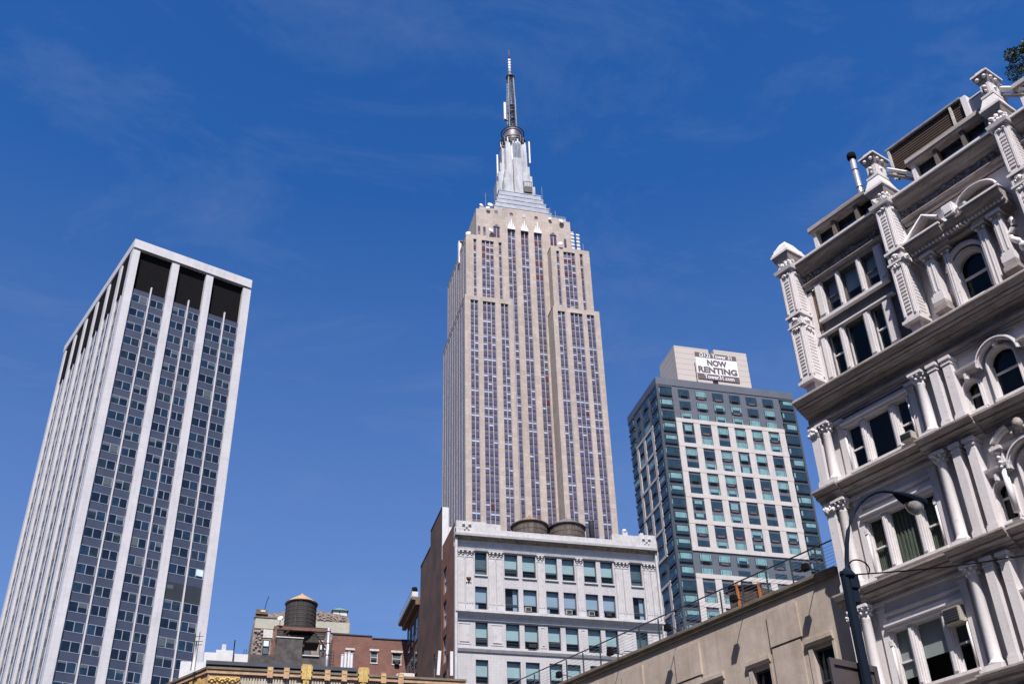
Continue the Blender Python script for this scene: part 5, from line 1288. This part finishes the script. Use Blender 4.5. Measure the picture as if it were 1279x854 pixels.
for z in (1.6, 2.6, 3.6): q.lathe(0, 0, [(.135, z), (.135, z + .06)], 16, 'dark_metal')
Mg = Matrix.Translation(GHO) @ Matrix.Rotation(GHR, 4, 'Z')
o = q.build('chimney_flue'); o.location = Mg @ Vector((4.15, 1.0, 30.6)); tag(o, 'slim shiny metal chimney flue with black cap on the ornate building roof', 'chimney flue')
# roof shrub
t_ = thing('roof_shrub', 'dark green bushy shrub on the roof at the top right corner', 'shrub', Mg @ Vector((12.55, 2.2, 30.2)), 0)
q = MB(); q.tube([(0, 0, 0), (.05, 0, 2.2), (0, .1, 4.6)], .09, 7, 'bark', .03); q.tube([(.05, 0, 2.2), (.5, .2, 3.6)], .04, 5, 'bark', .015); q.tube([(.03, 0, 1.9), (-.5, -.1, 3.4)], .04, 5, 'bark', .015); q.build('trunk', t_)
q = MB(); rnd = random.Random(4)
clumps = [(Vector((rnd.gauss(0, .4), rnd.gauss(0, .4), 4.4 + rnd.gauss(0, .5))), rnd.uniform(.28, .5)) for _ in range(30)]
for _ in range(14000):
    c0, r = rnd.choice(clumps); d = Vector((rnd.gauss(0, 1), rnd.gauss(0, 1), rnd.gauss(0, 1))).normalized() * r * rnd.random() ** .4
    p = c0 + d; a = Vector((rnd.gauss(0, 1), rnd.gauss(0, 1), rnd.gauss(0, 1))).normalized(); b2 = a.cross(Vector((rnd.gauss(0, 1), rnd.gauss(0, 1), 1))).normalized(); s_ = rnd.uniform(.03, .065)
    q.poly([p - a * s_, p + b2 * s_ * .6, p + a * s_, p - b2 * s_ * .6], 'foliage')
q.build('crown', t_)
# air conditioners of the ornate building
def gac(x, z, y, w_, h, m, lb):
    t_ = thing('air_conditioner', lb, 'air conditioner', Mg @ Vector((x, y, z)), GHR, 'window air conditioners')
    q = MB(); q.box(-w_ / 2, w_ / 2, -.45, .1, 0, h, m); q.build('case', t_)
    q = MB(); q.box(-w_ / 2 + .04, w_ / 2 - .04, -.48, -.45, .04, h - .04, 'ac_brown' if m != 'ac_cream' else 'dark_metal')
    for k in range(5): q.box(-w_ / 2 + .05, w_ / 2 - .05, -.49, -.48, .07 + k * (h - .1) / 5, .085 + k * (h - .1) / 5, 'frame_dark')
    q.build('grille', t_)
gac(4.15, 20.44, .05, .5, .28, 'ac_cream', 'small cream air conditioner at the right light of the upper triple window, ornate building')
gac(4.12, 13.66, .05, .62, .5, 'ac_cream', 'brown faced air conditioner high in the triple window near the bottom right')

# ================================================================== tan concrete building (lower right)
T = thing('tan_building', 'low tan concrete building with a wire railing on its roof, left of the ornate building', 'building', Mg @ Vector((-.59, .44, 0)), GHR)
XH = [(-1.78, -.82, 12.3, 14.74), (-4.88, -3.96, 12.3, 14.72), (-7.45, -6.5, 12.3, 14.72), (-10.9, -9.9, 12.3, 14.72), (-14.0, -13.0, 12.3, 14.72), (-17, -16, 12.3, 14.72)]
w = MB(); w.wall(-24, .57, 0, 17.15, XH, 0, .3, 'tan_concrete'); w.box(-24, .5, .6, 10, 0, 17.1, 'roof_tar'); w.box(-24, .57, .0, .6, 17.1, 17.16, 'tan_concrete'); w.build('wall', T)
q = MB(); q.mould([(0, 17.12), (-.1, 17.14), (-.12, 17.24), (-.16, 17.3), (-.16, 17.42), (.5, 17.44)], -24, .0, 'tan_dark'); q.build('coping', T)
for x0, x1 in ((-3.72, -2.15), (-9.1, -7.6), (-12.6, -11.2), (-15.7, -14.3)):
    q = MB(); q.taper(x0, x1, -.09, .0, 15.36, 16.72, .0, .0, 'tan_concrete'); q.box(x0 + .02, x1 - .1, -.06, 0, 10, 15.3, 'tan_concrete'); q.build('raised_panel', T)
for (a, c_, z0, z1) in XH:
    q = MB(); q.mould([(0, 14.86), (-.06, 14.87), (-.14, 14.98), (-.14, 15.14), (0, 15.2)], a - .28, c_ + .08, 'tan_concrete'); q.box(a - .2, a, -.05, 0, z0, 14.8, 'tan_concrete'); q.box(c_, c_ + .1, -.05, 0, z0, 14.8, 'tan_concrete'); q.build('window_hood', T)
    fr = MB(); fr.box(a, a + .06, .18, .26, z0, z1, 'frame_dark'); fr.box(c_ - .06, c_, .18, .26, z0, z1, 'frame_dark'); fr.box(a + .06, c_ - .06, .18, .26, z1 - .07, z1, 'frame_dark'); fr.box(a + .06, c_ - .06, .19, .25, 13.5, 13.56, 'frame_dark'); fo = fr.build('window', T)
    p_ = MB(); p_.box(a + .05, c_ - .05, .26, .29, z0, z1, 'glass_navy'); p_.build('pane', fo)
RL = thing('roof_railing', 'thin dark wire railing along the roof edge of the tan building', 'railing', Mg @ Vector((-.59, .44, 0)), GHR)
posts = [-.95, -2.24, -3.56, -4.91, -6.19, -7.5, -8.8, -10.1, -11.4, -12.97, -14.21, -15.49, -16.77, -18.08, -19.4, -20.7]
for x in posts:
    q = MB(); q.box(x - .025, x + .025, .12, .17, 17.42, 18.5, 'frame_dark'); q.build('post', RL)
q = MB(); q.tube([(-22, .14, 18.56), (.1, .14, 18.56)], .03, 6, 'frame_dark'); q.build('top_rail', RL)
q = MB()
for k in range(7): q.tube([(-22, .14, 17.56 + k * .135), (.1, .14, 17.56 + k * .135)], .007, 4, 'alu_frame')
q.build('wires', RL)
ordn = ['nearest the ornate building', 'just below the brown rooftop box', 'before the teal tower corner', 'before the loft building right end', 'leftmost of the row']
for x, lb in zip((-.86, -4.68, -8.66, -12.5, -16.3), ordn):
    t_ = thing('floodlight', 'black floodlight over the tan parapet, ' + lb, 'floodlight', Mg @ Vector((-.59 + x, .44, 17.45)), GHR, 'floodlights over the tan parapet')
    q = MB(); q.tube([(0, .1, 0), (0, .0, .1), (0, -.64, .12)], .02, 5, 'dark_metal'); q.build('arm', t_)
    q = MB(); q.taper(-.15, .15, -.84, -.62, -.04, .22, .03, .02, 'louvre_black'); q.box(-.13, .13, -.82, -.64, -.055, -.04, 'glass_navy'); q.build('lamp_head', t_)
t_ = thing('rooftop_box', 'brown boarded box with two orange posts behind the wire railing', 'rooftop box', Mg @ Vector((-.59, .44 + 1.0, 0)), GHR)
q = MB(); q.poly([(-6.5, 0, 17.2), (-4.7, 0, 17.2), (-4.62, 0, 18.42), (-6.5, 0, 19.0)], 'ac_brown'); q.box(-6.5, -4.7, .01, 1.2, 17.2, 18.4, 'ac_brown'); q.build('boarding', t_)
for x in (-5.95, -4.75):
    q = MB(); q.box(x, x + .08, -.12, -.02, 17.3, 18.95 if x < -5 else 18.55, 'post_orange'); q.build('orange_post', t_)
q = MB(); q.tube([(-6.5, -.05, 19.0), (-4.6, -.05, 18.45)], .04, 4, 'dark_metal'); q.build('top_bar', t_)

# ================================================================== street lamp with sign back (foreground)
T = thing('street_lamp', 'dark blue street lamp with curved arm in front of the ornate building', 'street lamp', (10.38, 16, 0))
q = MB(); q.lathe(0, 0, [(.13, 0), (.12, .8), (.095, 1.0), (.085, 8.78), (.095, 8.8), (.09, 8.86)], 8, 'lamp_paint', smooth=False); q.build('pole', T)
q = MB(); q.box(.03, .2, -.09, .09, 8.55, 8.78, 'lamp_paint'); q.box(.06, .17, -.06, .06, 8.3, 8.55, 'lamp_paint'); q.lathe(.06, 0, [(.12, 8.74), (.13, 8.8), (.06, 8.92)], 10, 'lamp_paint'); q.build('clamp', T)
pts = [(.06, 0, 8.8), (.1, 0, 9.1), (.17, 0, 9.4), (.25, 0, 9.65), (.35, 0, 9.87), (.47, 0, 10.06), (.62, 0, 10.24), (.8, 0, 10.38), (1.0, 0, 10.48), (1.18, 0, 10.53), (1.36, 0, 10.52), (1.5, 0, 10.48)]
q = MB(); q.tube(pts, .042, 8, 'lamp_paint', .028); q.build('arm', T)
hd = MB()
HP = [(1.40, .06, 10.50), (1.50, .12, 10.46), (1.64, .165, 10.41), (1.82, .18, 10.36), (1.96, .15, 10.31), (2.02, .06, 10.28)]
ring = []
for (x, r, z) in HP:
    ring.append([(x, r * math.cos(t), z + max(-.35, math.sin(t)) * r * (.55 if math.sin(t) > 0 else .9)) for t in [k * math.pi / 6 for k in range(12)]])
for i in range(len(ring) - 1):
    for k in range(12): hd.poly([ring[i][k], ring[i][(k + 1) % 12], ring[i + 1][(k + 1) % 12], ring[i + 1][k]], 'lamp_paint', True)
hd.poly(ring[0], 'lamp_paint'); hd.poly(ring[-1], 'lamp_paint'); hd.build('lamp_head', T)
q = MB(); lens = [(.14 * math.sin(math.pi / 2 * k / 6) + .001, 10.10 + .22 * (1 - math.cos(math.pi / 2 * k / 6))) for k in range(7)]
q.lathe(0, 0, lens, 18, 'lamp_bowl', sx=1.35, caps=False); o = q.build('glass_bowl', T); o.location = (1.76, 0, 0)
q = MB(); q.tube([(.3 - .21 * math.cos(t * .25 - .3), -.06 + .004 * t, 8.94 + .15 * math.sin(t * .25 - .3)) for t in range(17)], .013, 6, 'cable_black'); q.build('cable_loop', T)
# overhead wire
q = MB(); q.tube([(10.5 + 4.5 * k / 8, 16 + .4 * k / 8, 8.81 + .95 * k / 8 - .06 * math.sin(math.pi * k / 8)) for k in range(9)], .014, 5, 'cable_black'); tag(q.build('overhead_wire'), 'black cable running right from the top of the street lamp pole', 'cable')
T2 = thing('sign_panel', 'dark brown framed panel seen from behind on the street lamp pole', 'sign', (10.38, 16.14, 0))
Zp = lambda x: 7.36 - .13 * (x + .55)
q = MB()
def slab(x0, x1, za, zb, y0, y1, m):
    A = [(x0, Zp(x0) + za), (x1, Zp(x1) + za), (x1, Zp(x1) + zb), (x0, Zp(x0) + zb)]
    q.poly([(x, y0, z) for x, z in A], m); q.poly([(x, y1, z) for x, z in reversed(A)], m)
    for i in range(4): a_, b_ = A[i], A[(i + 1) % 4]; q.poly([(a_[0], y0, a_[1]), (a_[0], y1, a_[1]), (b_[0], y1, b_[1]), (b_[0], y0, b_[1])], m)
slab(-.55, .32, -1.3, 0, .0, .04, 'sign_back'); q.build('board', T2)
q = MB(); slab(-.55, .32, -.1, .005, -.03, .0, 'sign_back'); slab(-.55, -.48, -1.3, -.1, -.03, .0, 'sign_back'); slab(.25, .32, -1.3, -.1, -.03, 0, 'sign_back'); q.build('frame', T2)

# ------------------------------------------------------------------ render settings
SC.render.engine = 'CYCLES'
SC.cycles.max_bounces = 6; SC.cycles.transparent_max_bounces = 8; SC.cycles.use_denoising = True
